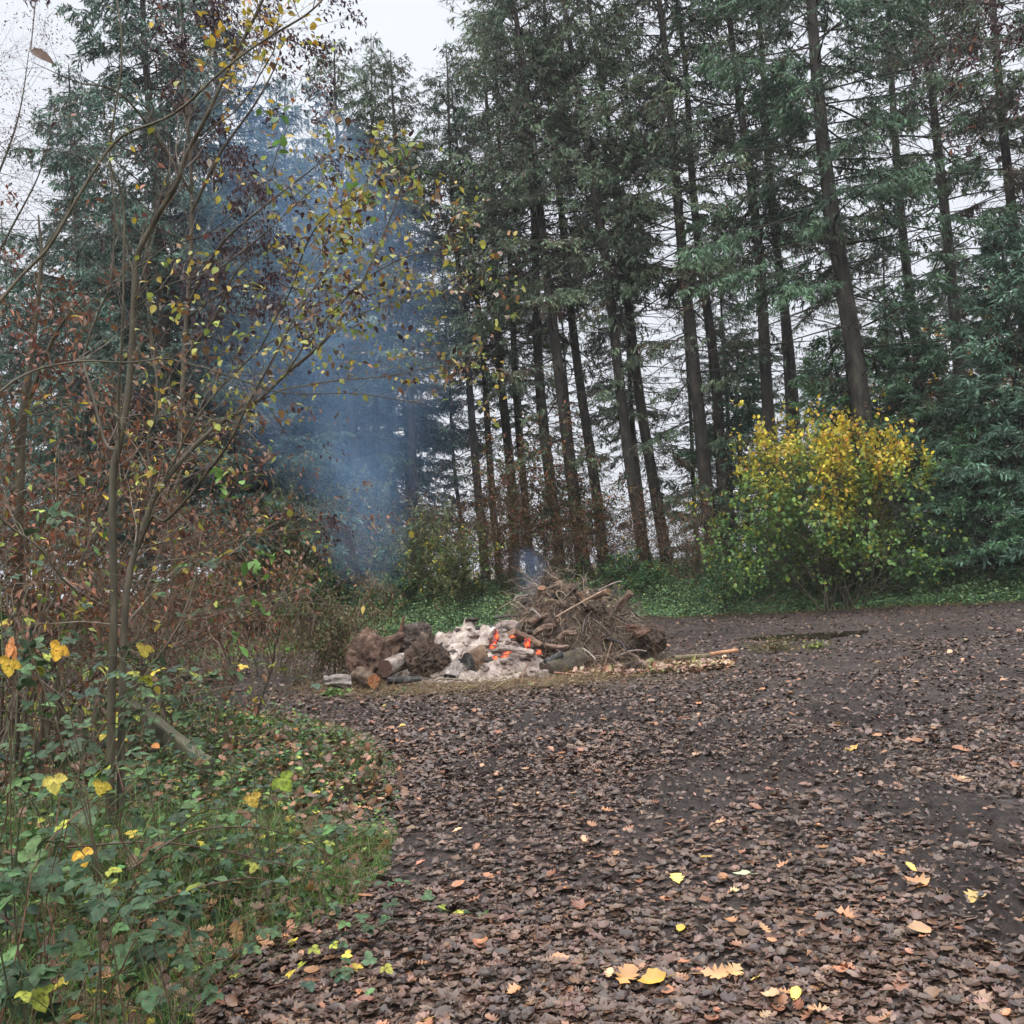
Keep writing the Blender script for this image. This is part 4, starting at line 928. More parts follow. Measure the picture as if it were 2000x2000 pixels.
def hanging_tree(name, label, px, Y, poly, pal, n, size, hangl, seed, spread=.5, wood=(.045, .04, .035), per=3, rad=.05, group=None):
    """tree with drooping leaf-hung boughs; poly: list of bough pixel polylines"""
    g = np.random.default_rng(seed); base = onpx(px, 1400, Y); e = thing(name, label, 'tree', base, group)
    tb, wb, lb = MB(), MB(), MB(); tips = []
    for k, pl in enumerate(poly):
        P = np.array([at(*p) for p in pl])
        if k == 0: P[0] = base - [0, 0, .1]
        Q = interp(P, 30); r0 = rad if k == 0 else rad * .45; rr = np.linspace(1, .15, 30) * r0
        tubes(tb, Q[None], rr[None], (.5, .48, .45), 8); T_ = nrm(np.gradient(Q, axis=0))
        ln = np.linalg.norm(np.diff(Q, axis=0), axis=1).sum()
        for _ in range(int(ln * n)):
            i = int(g.uniform(.1 if k else .55, 1) * 29); d = T_[i] * .5 + g.normal(0, 1, 3) * [1, 1, .4]; sg, tp = [], []
            grow(g, Q[i], nrm(d), g.uniform(.3, 1.3) * spread * 2, max(.003, rr[i] * .3), 0, dict(max=2, br=[.5, .35, 0], wander=.13, seg=.11, ratio=(.35, .6), leafdepth=0, up=[-.03, -.05, -.06]), sg, tp)
            seg_mesh(wb, sg, wood, 3); tips += tp
    pt = np.array([t[0] for t in tips]); dr = np.array([t[1] for t in tips])
    dens = fbm(pt * 1.3, seed, 3); k = dens > (.02 if seed == 501 else -.12); pt, dr = pt[k], dr[k]
    leaves_at(g, lb, pt, dr, per, BENT, size, pal, hangl, .05, (.35, .55))
    tb.build('trunk', M_sap, e, smooth=True); wb.build('twigs', M_wood, e); lb.build('foliage', M_leaf, e); return e
PUR = [(5, PU), (3, (.075, .038, .04)), (2, (.04, .025, .03)), (.5, RU)]
RUS = [(4, BR), (4, RU), (3, (.15, .075, .045)), (1, (.33, .13, .06)), (.5, OL)]
hanging_tree('copper_tree', 'tree with dark purple brown leaves hanging in strings before the broad spruces', 330, 12.5,
    [[(330, 1400, 12.5), (345, 1000, 12.5), (360, 700, 12.5), (375, 400, 12.5), (360, 150, 12.5), (350, -60, 12.5)],
     [(365, 600, 12.5), (430, 480, 12), (520, 400, 11.6), (610, 330, 11.5), (660, 290, 11.5)],
     [(372, 420, 12.5), (430, 300, 12.2), (500, 200, 12), (545, 110, 12), (540, 60, 12)],
     [(365, 620, 12.5), (460, 560, 13), (560, 560, 13.4), (640, 590, 13.6)],
     [(375, 380, 12.5), (300, 260, 12), (230, 180, 11.6), (150, 160, 11.3), (60, 120, 11)],
     [(350, 900, 12.5), (420, 820, 12.2), (500, 860, 12), (545, 980, 12)],
     [(348, 940, 12.5), (300, 850, 12), (240, 800, 11.6), (180, 790, 11.3)],
     [(360, 700, 12.5), (420, 620, 12.2), (470, 520, 12), (560, 470, 12)]], PUR, 8, (.05, .09), .9, 501, per=4)
def beech_hedge(seed, px, Y, h, wdt, label, pal, per=3, n=26, size=(.05, .09)):
    g = np.random.default_rng(seed); base = onpx(px, 1350, Y); segs, tips = [], []
    for k in range(n):
        a = g.uniform(0, 6.28); s = g.uniform(.05, .75); d = nrm(np.array([math.cos(a) * s, math.sin(a) * s, 1]))
        grow(g, np.array([g.normal(0, wdt * .35), g.normal(0, wdt * .3), -.1]), d, h * g.uniform(.55, 1.0), .018, 0, dict(max=2, br=[.6, .5, 0], wander=.13, seg=.17, ratio=(.35, .65), up=[.02, -.05, -.06]), segs, tips)
    e = thing('beech_bush', label, 'bush', base, 'rust leaved bushes on the left'); wb, lb = MB(), MB(); seg_mesh(wb, segs, (.14, .11, .08), 3)
    pt = np.array([t[0] for t in tips]); dr = np.array([t[1] for t in tips]); k = fbm(pt * 1.1, seed, 3) > -.2; pt, dr = pt[k], dr[k]
    leaves_at(g, lb, pt, dr, per, BENT, size, pal, .8, .05, (.3, .5))
    wb.build('stems', M_wood, e, off=(0, 0, 0)); lb.build('foliage', M_leaf, e, off=(0, 0, 0)); return e
beech_hedge(601, 60, 8.6, 3.2, 1.2, 'tall rust brown bush filling the frame edge behind the sapling', RUS, 3, 24)
beech_hedge(602, 230, 10.5, 2.2, 1.5, 'rust brown bush directly behind the sapling stems', RUS, 3)
beech_hedge(603, 395, 13.5, 1.8, 1.7, 'rust brown bush overhanging the left track', [(5, BR), (2, RU), (2, (.15, .09, .05)), (3, OL)], 2)
beech_hedge(604, 500, 17.5, 1.9, 1.5, 'low rusty bush at the far side of the left track', [(4, BR), (4, RU), (2, (.30, .12, .06)), (2, OL)], 3)
beech_hedge(605, -60, 7.5, 3.8, .9, 'tall brown bush cut by the frame edge', RUS, 3, 20)
beech_hedge(606, 90, 7.2, 2.9, .8, 'yellow green hazel bush mixed into the rusty bushes', [(4, YG), (3, GL), (2, OL), (1, YE)], 1, 12, (.05, .10))
beech_hedge(607, 300, 16.0, 2.2, 2.0, 'muddy brown thicket closing the left end of the clearing', [(4, BR), (3, OL), (2, GD), (1, RU)], 3, 30)
beech_hedge(608, 110, 14.0, 2.7, 2.0, 'dark brown thicket behind the rusty bushes', [(4, BR), (3, OL), (2, GD), (1, RU)], 3, 30)
hanging_tree('rust_tree', 'young tree with dry rust red leaves at the left frame edge', 20, 8.2,
    [[(20, 1400, 8.2), (40, 900, 8.2), (60, 700, 8.2), (80, 520, 8.2), (75, 420, 8.2)], [(50, 800, 8.2), (110, 650, 8), (180, 560, 7.9)], [(40, 900, 8.2), (0, 750, 8), (-60, 600, 8)], [(80, 500, 8.2), (130, 420, 8.1), (150, 360, 8)]],
    [(4, (.17, .065, .05)), (3, RU), (2, BR)], 4, (.045, .08), .8, 502, spread=.28)
hanging_tree('bare_tree', 'fine twigged bare tree against the white sky at the top left', -120, 14,
    [[(-120, 1400, 14), (-80, 800, 14), (-40, 400, 14), (-30, 100, 14)], [(-60, 600, 14), (20, 450, 14), (80, 330, 14), (110, 200, 14)], [(-50, 450, 14), (30, 250, 14), (60, 80, 14)]],
    [(1, BR)], 9, (.03, .05), .5, 503, per=1, spread=.6, wood=(.13, .12, .11))
hanging_tree('overhanging_tree', 'tree outside the frame whose long bare boughs cross the upper right spruces', 2450, 13,
    [[(2450, 1500, 13), (2440, 800, 13), (2380, 300, 13), (2300, -100, 13)], [(2390, 350, 13), (2200, 180, 12.5), (2050, 110, 12), (1960, 80, 12), (1900, 90, 12)],
     [(2300, -50, 13), (2100, 20, 12.5), (1980, 60, 12.2), (1900, 150, 12)], [(2400, 500, 13), (2250, 330, 12.5), (2080, 260, 12.3), (1960, 240, 12)], [(2300, -100, 13), (2150, -60, 12.5), (2000, -20, 12), (1900, 0, 12)]],
    PUR, 4, (.06, .10), .7, 504, spread=.4, per=2, wood=(.12, .11, .09))

# ------------------------------------------------------------------ the bonfire
import bmesh
def ico(sub):
    bm = bmesh.new(); bmesh.ops.create_icosphere(bm, subdivisions=sub, radius=1)
    v = np.array([q.co[:] for q in bm.verts]); f = np.array([[a.index for a in t.verts] for t in bm.faces]); bm.free(); return v, f
ICO = {k: ico(k) for k in (2, 3, 4, 5)}
def blob(mb, c, rad, seed, amp=.3, fr=2.0, sub=4, col=(1, 1, 1), rz=0, o=4, ridge=False):
    v, f = ICO[sub]; n = fbm(v * fr + seed * 3.1, seed, o)
    if ridge: n = .5 - np.abs(n) * 2.2
    w_ = v * (1 + amp * n[:, None] * (1.6 if not ridge else 1)) * np.array(rad)
    cz, sz = math.cos(rz), math.sin(rz); w_ = np.stack([w_[:, 0] * cz - w_[:, 1] * sz, w_[:, 0] * sz + w_[:, 1] * cz, w_[:, 2]], -1)
    mb.add(w_ + np.asarray(c), f, col)
M_ash = noisy('ash', [(.07, .06, .055), (.34, .29, .26), (.60, .55, .51)], 6, .95, 1.0, 22, usecol=True, dist=.03, spec=.15)
M_char = noisy('charred_wood', [(.012, .012, .013), (.04, .038, .038), (.28, .26, .25)], 6, .8, .9, 20, (1, 1, 1), dist=.02)
M_log = noisy('log_bark', [(.05, .035, .026), (.13, .09, .065), (.24, .18, .14)], 8, .85, .9, 24, usecol=True, dist=.02)
M_soil = noisy('root_soil', [(.025, .019, .016), (.085, .064, .050), (.20, .15, .12)], 7, .95, 1.0, 26, usecol=True, dist=.04)
M_cut = noisy('cut_wood', [(.24, .085, .035), (.42, .17, .075), (.50, .24, .12)], 12, .7, .3, 40, usecol=True, dist=.003)
def ember_mat():
    m = bpy.data.materials.new('embers'); m.use_nodes = True; t = m.node_tree; p = t.nodes['Principled BSDF']
    tcn = N(t, 'ShaderNodeTexCoord'); no = N(t, 'ShaderNodeTexNoise'); no.inputs['Scale'].default_value = 11; no.inputs['Detail'].default_value = 5
    t.links.new(tcn.outputs['Object'], no.inputs['Vector'])
    r = N(t, 'ShaderNodeValToRGB'); e = r.color_ramp.elements; e[0].position = .47; e[0].color = (.0, .0, .0, 1); e[1].position = .72; e[1].color = (1.6, .42, .10, 1)
    q = e.new(.54); q.color = (.7, .03, .012, 1)
    t.links.new(no.outputs[0], r.inputs[0]); t.links.new(r.outputs[0], p.inputs['Emission Color']); p.inputs['Emission Strength'].default_value = 1.0
    p.inputs['Base Color'].default_value = (.06, .03, .025, 1); p.inputs['Roughness'].default_value = .9; return m
M_ember = ember_mat()

def heap(name, label, cat, cx, cy, rx, ry, h, mat, col, seed, rough=.35, fr=2.4, chunks=0, ccol=(1, 1, 1), csz=(.05, .16), cmat=None, steep=.35):
    n = 110; u = np.linspace(-1.15, 1.15, n); X, Y = np.meshgrid(u, u); r = np.hypot(X, Y)
    wx, wy = cx + X * rx, cy + Y * ry
    nz = fbm(np.stack([wx * fr, wy * fr, 0 * X], -1), seed, 5); rg = np.abs(fbm(np.stack([wx * fr * 1.7, wy * fr * 1.7, 0 * X + 4], -1), seed + 7, 4))
    env = sstep(1.08, steep, r + .18 * nz)
    z = gz(wx, wy) - .05 + h * env * (1 + rough * nz * 1.6) + h * rough * .9 * (rg - .2) * env
    g = np.random.default_rng(seed); mb = MB()
    i = np.arange(n - 1)[:, None] * n; j = np.arange(n - 1)[None]
    F = np.stack([i + j, i + j + 1, i + j + 1 + n, i + j + n], -1).reshape(-1, 4)
    mb.add(np.stack([wx, wy, z], -1), F, np.clip(np.array(col) * (1 + .35 * nz[..., None]), 0, 2).reshape(-1, 3))
    base = (cx, cy, float(gz(cx, cy)))
    e = thing(name, label, cat, base)
    mb.build('body', mat, e, smooth=True)
    zf = lambda x, y: float(np.interp(0, [0], [0])) + z[int(np.clip((y - cy) / ry / 2.3 * (n - 1) + (n - 1) / 2, 0, n - 1)), int(np.clip((x - cx) / rx / 2.3 * (n - 1) + (n - 1) / 2, 0, n - 1))]
    if chunks:
        cb = MB()
        for k in range(chunks):
            a, q = g.uniform(0, 6.28), math.sqrt(g.random()); x, y = cx + rx * q * math.cos(a), cy + ry * q * math.sin(a); s = g.uniform(*csz)
            blob(cb, (x, y, zf(x, y) + s * .12), (s * g.uniform(.7, 2.0), s * g.uniform(.6, 1), s * g.uniform(.4, .8)), seed + k, .5, 1.6, 3, np.array(ccol) * (g.uniform(.5, 1.15) if g.random() < .78 else g.uniform(.08, .3)), g.uniform(0, 3.1))
        o = cb.build('rubble', cmat or mat, e, smooth=True); o['kind'] = 'stuff'
    return e, zf
YF = 14.9
ax, _, _ = at(930, 1300, YF)
ash, ash_z = heap('ash_heap', 'wide heap of white grey ash and burnt lumps with red embers showing', 'ash heap', at(925, 1300, YF)[0], YF + .2, 1.5, 1.3, .52, M_ash, (1.05, 1.0, .96), 21, .6, 3.2, 520, (1.05, .99, .95), (.012, .062))
m_, mound_z = heap('root_mound', 'tall dark mound of earth, roots and twigs piled right of the ash', 'mound', at(1125, 1300, YF)[0], YF + .75, 1.30, 1.05, 1.02, M_soil, (1.1, 1.05, 1.0), 22, .42, 2.0, 130, (1.3, 1.15, 1.05), (.04, .13), steep=.5)

def onheap(px, py, Y): return at(px, py, Y)
def curved(g, n, start, spreadv, L, segs=7, droop=.3, wig=.25):
    """n random curved twigs"""
    d = nrm(spreadv); P = [start]
    L = np.asarray(L)[:, None] / segs
    for k in range(segs):
        d = nrm(d + g.normal(0, wig, d.shape) - UPV * droop * .25); P.append(P[-1] + d * L)
    return np.stack(P, 1)
def mound_twigs():
    g = np.random.default_rng(90); mb = MB(); fb = MB(); cx, cy = at(1125, 1300, YF)[0], YF + .75
    n = 2600; a = g.uniform(0, 6.28, n); q = np.sqrt(g.random(n)) * .98; x = cx + 1.25 * q * np.cos(a); y = cy + 1.0 * q * np.sin(a) - .1
    z = np.array([mound_z(i, j) for i, j in zip(x, y)]) + g.uniform(-.05, .10, n)
    d = g.normal(0, 1, (n, 3)) + np.stack([(x - cx), (y - cy) * 1.3, 0 * x + .25], -1) * .8
    L = g.uniform(.15, .75, n); PT = curved(g, n, np.stack([x, y, z], -1), d, L, 7, .75, .33)
    rr = g.uniform(.002, .008, n)[:, None] * np.linspace(1, .3, 8)[None]
    tubes(mb, PT, rr, palette(g, n, [(4, (.15, .11, .08)), (4, (.24, .18, .13)), (2, (.07, .055, .045)), (2, (.36, .28, .20))]), 4)
    n = 150; a = g.uniform(0, 6.28, n); q = np.sqrt(g.random(n)) * .95; x = cx + 1.25 * q * np.cos(a); y = cy + 1.0 * q * np.sin(a) - .15
    PT = curved(g, n, np.stack([x, y, np.array([mound_z(i, j) for i, j in zip(x, y)]) + .01], -1), g.normal(0, 1, (n, 3)) * [1, 1, .35], g.uniform(.25, .8, n), 7, .3, .16)
    tubes(mb, PT, g.uniform(.010, .034, n)[:, None] * np.linspace(1, .45, 8)[None] * g.uniform(.8, 1.2, (n, 8)), palette(g, n, [(4, (.13, .10, .08)), (3, (.20, .16, .13)), (3, (.06, .05, .045)), (1, (.30, .25, .2))]), 7)
    mb.build('twigs', M_wood, m_)['kind'] = 'stuff'
    n = 900; a = g.uniform(0, 6.28, n); q = np.sqrt(g.random(n)); x = cx + 1.3 * q * np.cos(a); y = cy + 1.1 * q * np.sin(a) - .1
    P = np.stack([x, y, np.array([mound_z(i, j) for i, j in zip(x, y)]) + .05], -1); D = g.normal(0, 1, (n, 3)); X, Yv, Z = frames(D); Lf = g.uniform(.04, .10, n)
    stamp(fb, OVATE, P, X, Yv, Z, Lf, Lf * .6, palette(g, n, [(4, BR), (3, (.2, .11, .07)), (2, (.28, .19, .12)), (1, (.25, .25, .12))]))
    fb.build('dead_leaves', M_litter, m_)['kind'] = 'stuff'
mound_twigs()

def log(name, label, cat, p0, p1, r0, r1, mat, seed, amp=.2, fr=3.0, bend=.05, sides=26, rings=26, cut=None, cutcol=(1, 1, 1), col=(1, 1, 1), group=None, taper=1.0, ends=True, flat=1.0):
    p0, p1 = np.asarray(p0, float), np.asarray(p1, float); g = np.random.default_rng(seed)
    mid = (p0 + p1) / 2 + g.normal(0, 1, 3) * bend * np.linalg.norm(p1 - p0)
    Q = interp([p0, mid, p1], rings); T_ = nrm(np.gradient(Q, axis=0)); A = nrm(np.cross(T_, [[.1, .2, 1]])); B = np.cross(T_, A)
    t = np.linspace(0, 1, rings); th = np.arange(sides) / sides * 2 * math.pi
    rr = (r0 + (r1 - r0) * t)
    q = np.stack([np.cos(th)[None] * 1.0 + 0 * t[:, None], np.sin(th)[None] + 0 * t[:, None], (t * np.linalg.norm(p1 - p0) / max(r0, r1) * .35)[:, None] + 0 * th[None]], -1)
    nz = fbm(q * fr * np.array([1, 1, .45]) + seed, seed, 5)
    Rr = rr[:, None] * (1 + amp * nz * 1.7)
    V = Q[:, None] + Rr[..., None] * (A[:, None] * np.cos(th)[None, :, None] + B[:, None] * np.sin(th)[None, :, None] * flat)
    e = thing(name, label, cat, tuple((p0 + p1) / 2 - [0, 0, min(r0, r1)]), group); mb = MB()
    i = np.arange(rings - 1)[:, None] * sides; j = np.arange(sides)[None]; jn = (j + 1) % sides
    mb.add(V.reshape(-1, 3), np.stack([i + j, i + jn, i + jn + sides, i + j + sides], -1).reshape(-1, 4), np.clip(np.array(col) * (1 + .3 * nz[..., None]), 0, 3).reshape(-1, 3))
    for k, (ring, qc, sg) in enumerate(((0, Q[0], -1), (rings - 1, Q[-1], 1))):
        tgt = MB() if (cut is not None) else mb
        Vr = V[ring]; inner = qc + (Vr - qc) * .5
        W = np.concatenate([Vr + T_[ring] * sg * .0015, inner + T_[ring] * sg * (.004 + .02 * amp * g.normal(0, 1, (sides, 1))), qc[None]])
        f4 = [(a, (a + 1) % sides, sides + (a + 1) % sides, sides + a) for a in range(sides)]
        tgt.add(W, f4, cutcol if cut is not None else col); 
        n0 = tgt.n - len(W); tgt.f.append(np.array([(sides + a, sides + (a + 1) % sides, 2 * sides) for a in range(sides)]) + n0)
        if cut is not None: tgt.build('cut_face', cut, e)
    mb.build('bark', mat, e, smooth=True); return e
A_ = lambda px, py, Y: at(px, py, Y)
# charred and ash covered timbers lying in the ash
log('charred_log', 'thick charred stump piece with brown barked top standing in the ash', 'log', A_(912, 1300, 14.15), A_(950, 1282, 14.55), .17, .19, M_log, 31, .32, 2.2, .02, cut=M_char, col=(1.1, .95, .8))
log('charred_log', 'curved barked log lying across the embers', 'log', A_(1006, 1236, 14.7), A_(1058, 1262, 14.55), .05, .045, M_log, 32, .25, 3, .10, cut=M_char, col=(1.15, 1.0, .9))
log('burnt_timber', 'white ash coated timber above the embers, almost level', 'timber', A_(975, 1266, 14.4), A_(1042, 1276, 14.3), .055, .045, M_ash, 33, .35, 3, .04, col=(.95, .9, .87), group='ash coated timbers')
log('burnt_timber', 'grey burnt timber leaning steeply by the largest ember', 'timber', A_(955, 1292, 14.5), A_(975, 1222, 14.9), .07, .055, M_ash, 34, .4, 2.6, .06, col=(.75, .68, .66), group='ash coated timbers')
log('burnt_timber', 'hollow grey timber curved over the largest ember', 'timber', A_(925, 1240, 14.9), A_(968, 1232, 14.8), .085, .07, M_char, 35, .4, 2.6, .1, group='ash coated timbers')
log('burnt_timber', 'ash crusted block at the front edge with a black hollow', 'timber', A_(880, 1325, 14.05), A_(902, 1290, 14.3), .09, .10, M_ash, 36, .45, 2.2, .05, cut=M_char, group='ash coated timbers')
log('burnt_timber', 'pale ash lump pointing up at the back of the heap', 'timber', A_(862, 1250, 15.6), A_(880, 1236, 15.5), .05, .035, M_ash, 37, .45, 2.2, .05, col=(.8, .72, .68), group='ash coated timbers')
log('burnt_timber', 'round ash grey log end at the top of the ash beside the mound', 'timber', A_(975, 1222, 15.2), A_(1012, 1226, 15.0), .09, .08, M_ash, 38, .3, 2.2, .05, col=(.72, .66, .64), group='ash coated timbers')
log('burnt_timber', 'brown grey lump wedged between ash and mound', 'timber', A_(985, 1250, 14.8), A_(1010, 1240, 14.9), .08, .09, M_log, 39, .35, 2.2, .05, col=(1.5, 1.35, 1.3), group='ash coated timbers')
log('burnt_timber', 'white crumbling block at the bottom right front of the ash', 'timber', A_(1050, 1322, 14.0), A_(1085, 1312, 14.1), .10, .09, M_ash, 40, .5, 2.2, .05, col=(1.05, 1, 1), group='ash coated timbers')
# left group
log('cut_log', 'round cut log with fresh orange end face, lowest at the pile front', 'log', A_(730, 1331, 13.7), A_(700, 1318, 14.15), .095, .11, M_log, 41, .22, 3, .03, cut=M_cut, col=(.8, .78, .72))
log('cut_log', 'ash rimmed hollow looking log behind the orange ended one', 'log', A_(752, 1306, 14.0), A_(790, 1290, 14.6), .125, .12, M_ash, 42, .15, 3, .01, cut=noisy('dark_cut', [(.05, .028, .02), (.10, .055, .04), (.14, .08, .06)], 10, .8, .4, dist=.004), col=(.95, .9, .85))
log('flat_slab', 'flat dark slab of burnt wood in front of the ash rimmed log', 'slab', A_(757, 1330, 13.75), A_(823, 1325, 13.85), .085, .06, M_char, 43, .18, 2.5, .02, flat=.6)
log('silver_log', 'short silver grey weathered log alone at the left end of the pile', 'log', A_(633, 1333, 13.8), A_(684, 1331, 13.9), .075, .085, M_ash, 44, .75, 2.6, .05, col=(.72, .70, .70), sides=34)
log('barked_log', 'dark curved log lying on top of the root plate', 'log', A_(722, 1268, 14.5), A_(787, 1240, 14.9), .07, .05, M_log, 45, .25, 2.6, .08, cut=M_char, col=(.95, .8, .75))
log('barked_log', 'thick pale brown root arm leaning behind the root plate', 'log', A_(745, 1290, 14.6), A_(808, 1232, 15.1), .11, .05, M_log, 46, .3, 2.2, .05, col=(1.5, 1.35, 1.2))
log('charred_stake', 'pointed brown stake sticking up from the small left pile', 'stake', A_(781, 1240, 14.9), A_(790, 1202, 14.9), .045, .012, M_log, 47, .35, 3, .03, col=(.9, .65, .55))
log('mossy_log', 'moss covered log end at the foot of the root mound', 'log', A_(1066, 1312, 14.0), A_(1135, 1285, 14.5), .13, .15, M_mossy, 48, .28, 2.2, .03, cut=M_soil)
log('dark_branch', 'dark pointed branch end poking out left of the mossy log', 'branch', A_(1066, 1294, 14.0), A_(1096, 1278, 14.2), .045, .05, M_char, 49, .25, 3, .03)
log('sawn_stub', 'thick sawn branch jutting to the upper right from the mound', 'branch', A_(1205, 1188, 15.3), A_(1232, 1157, 15.1), .062, .055, M_log, 50, .3, 3, .04, cut=M_cut, cutcol=(.3, .5, .65), col=(1.1, 1.05, 1.05))
log('sawn_stub', 'short sawn stub with pale end below the mound top', 'branch', A_(1160, 1166, 14.9), A_(1188, 1156, 14.6), .045, .048, M_log, 51, .25, 3, .03, cut=M_cut, cutcol=(.5, .75, .9), col=(1.1, 1.0, 1.0))
log('sawn_stub', 'sawn stub on the smoky left shoulder of the mound', 'branch', A_(1060, 1165, 15.3), A_(1058, 1148, 15.2), .055, .06, M_log, 52, .12, 3, .01, cut=M_cut, cutcol=(.5, .6, .7))
log('long_stick', 'long straight pale stick slanting across the mound face', 'stick', A_(1085, 1205, 14.35), A_(1184, 1151, 14.7), .011, .016, M_wood, 53, .1, 3, .01, sides=8, col=(.30, .20, .14))
log('forked_branch', 'pale brown branch stub in the middle of the mound face', 'branch', A_(1146, 1180, 14.9), A_(1132, 1158, 14.9), .03, .05, M_log, 54, .2, 3, .05, col=(1.5, 1.3, 1.1))
for i, (a, b, c, d, Y, r) in enumerate([(1035, 1218, 1075, 1200, 15.0, .06), (1042, 1238, 1085, 1222, 14.8, .05), (1022, 1200, 1050, 1180, 15.3, .05), (1045, 1185, 1085, 1175, 15.3, .045), (1012, 1220, 1035, 1200, 15.2, .05), (1090, 1250, 1125, 1236, 14.6, .05), (1065, 1262, 1110, 1262, 14.5, .04), (1240, 1240, 1268, 1232, 14.6, .05), (1225, 1225, 1250, 1236, 14.7, .055)]):
    log('smouldering_branch', ['grey brown branch lump stacked on the ash side of the mound', 'ash dusted branch piece just above the curved barked log', 'branch piece high on the smoky left slope of the mound', 'flat branch piece under the smoky sawn stub', 'branch piece low on the left slope where smoke rises', 'brown branch piece in the hollow below the long stick', 'grey branch lying level above the mossy log', 'short thick stick at the right foot of the mound', 'knotted piece above the right foot of the mound'][i], 'branch', A_(a, b, Y), A_(c, d, Y + .1), r * .95, r * .75, M_log, 60 + i, .5, 2.2, .1, col=(1.5, 1.42, 1.42) if i < 7 else (.9, .7, .6), group='branch pieces on the root mound')
def root_ball(name, label, c, rad, seed, col, nroot=240, amp=.35, rl=(.08, .3), mat=None, rz=0):
    e = thing(name, label, 'root plate', (c[0], c[1], c[2] - rad[2])); mb = MB(); g = np.random.default_rng(seed)
    v_, f_ = ICO[5]; nn_ = .55 * fbm(v_ * 1.9 + seed, seed, 5) + .9 * (.22 - np.abs(fbm(v_ * 4.2 + seed, seed + 5, 5))) + .25 * fbm(v_ * 11, seed + 9, 3)
    w0 = v_ * (1 + amp * 1.5 * nn_[:, None]) * np.array(rad); mb.add(w0 + np.asarray(c), f_, np.clip(np.array(col) * (1 + 1.1 * nn_[:, None]), .15, 3))
    mb.build('body', mat or M_soil, e, smooth=True); rb = MB()
    v = nrm(g.normal(0, 1, (nroot, 3))); v[:, 1] = -np.abs(v[:, 1]); st = np.asarray(c) + v * np.array(rad) * .95
    PT = curved(g, nroot, st, v * .6 + g.normal(0, .8, (nroot, 3)), g.uniform(*rl, nroot), 5, .5, .45)
    tubes(rb, PT, g.uniform(.002, .006, nroot)[:, None] * np.linspace(1, .3, 6)[None], palette(g, nroot, [(3, (.10, .065, .045)), (2, (.2, .14, .10)), (1, (.05, .035, .03))]), 4)
    rb.build('roots', M_wood, e)['kind'] = 'stuff'; return e
root_ball('root_plate', 'broad reddish brown root plate standing on edge at the left of the pile', A_(722, 1288, 14.5), (.33, .20, .38), 71, (1.45, 1.2, 1.1), 24, .40, rz=.2)
root_ball('root_plate', 'dark brown crumbly root ball between the cut logs and the ash', A_(835, 1290, 14.35), (.28, .24, .28), 72, (.9, .82, .78), 160, .6)
root_ball('root_plate', 'dark matted root clump at the right foot of the mound', A_(1272, 1250, 15.0), (.22, .2, .22), 73, (.8, .72, .68), 120, .45)
root_ball('earth_clod', 'dark rough clod of earth in front of the mossy log litter', A_(1238, 1308, 13.9), (.16, .12, .11), 74, (.7, .6, .58), 30, .5, (.03, .1))
root_ball('root_plate', 'smoky tangle of burnt roots on top of the small left pile', A_(812, 1250, 15.1), (.28, .22, .24), 75, (1., 1., 1.1), 120, .45)

def ember(px, py, Y, w_, h_, label, seed):
    c = A_(px, py, Y); mb = MB(); blob(mb, c, (w_ * .85, .05, h_ * .85), seed, .6, 2.2, 4)
    tag(mb.build('ember', M_ember, off=tuple(c), smooth=True), label, 'ember', 'glowing embers')
for i, q in enumerate([(962, 1262, 14.5, .075, .12, 'largest glowing red orange ember at the foot of the leaning timber'), (969, 1243, 14.62, .035, .10, 'thin upright ember streak above the largest ember'),
    (1030, 1257, 14.42, .045, .085, 'bright ember block under the end of the curved barked log'), (1000, 1243, 14.6, .05, .02, 'small red slit just left of the curved barked log'),
    (990, 1275, 14.2, .08, .022, 'flat red ember line below the level white timber'), (967, 1284, 14.1, .038, .03, 'small round orange ember beside the charred stump piece'),
    (1052, 1273, 14.3, .045, .04, 'dim pink red ember near the dark branch end'), (985, 1282, 14.1, .06, .015, 'faint red crack in the ash right of the small round ember'), (893, 1248, 15.0, .09, .018, 'dim reddish glow line at the back of the ash heap')]):
    ember(*q, 700 + i)

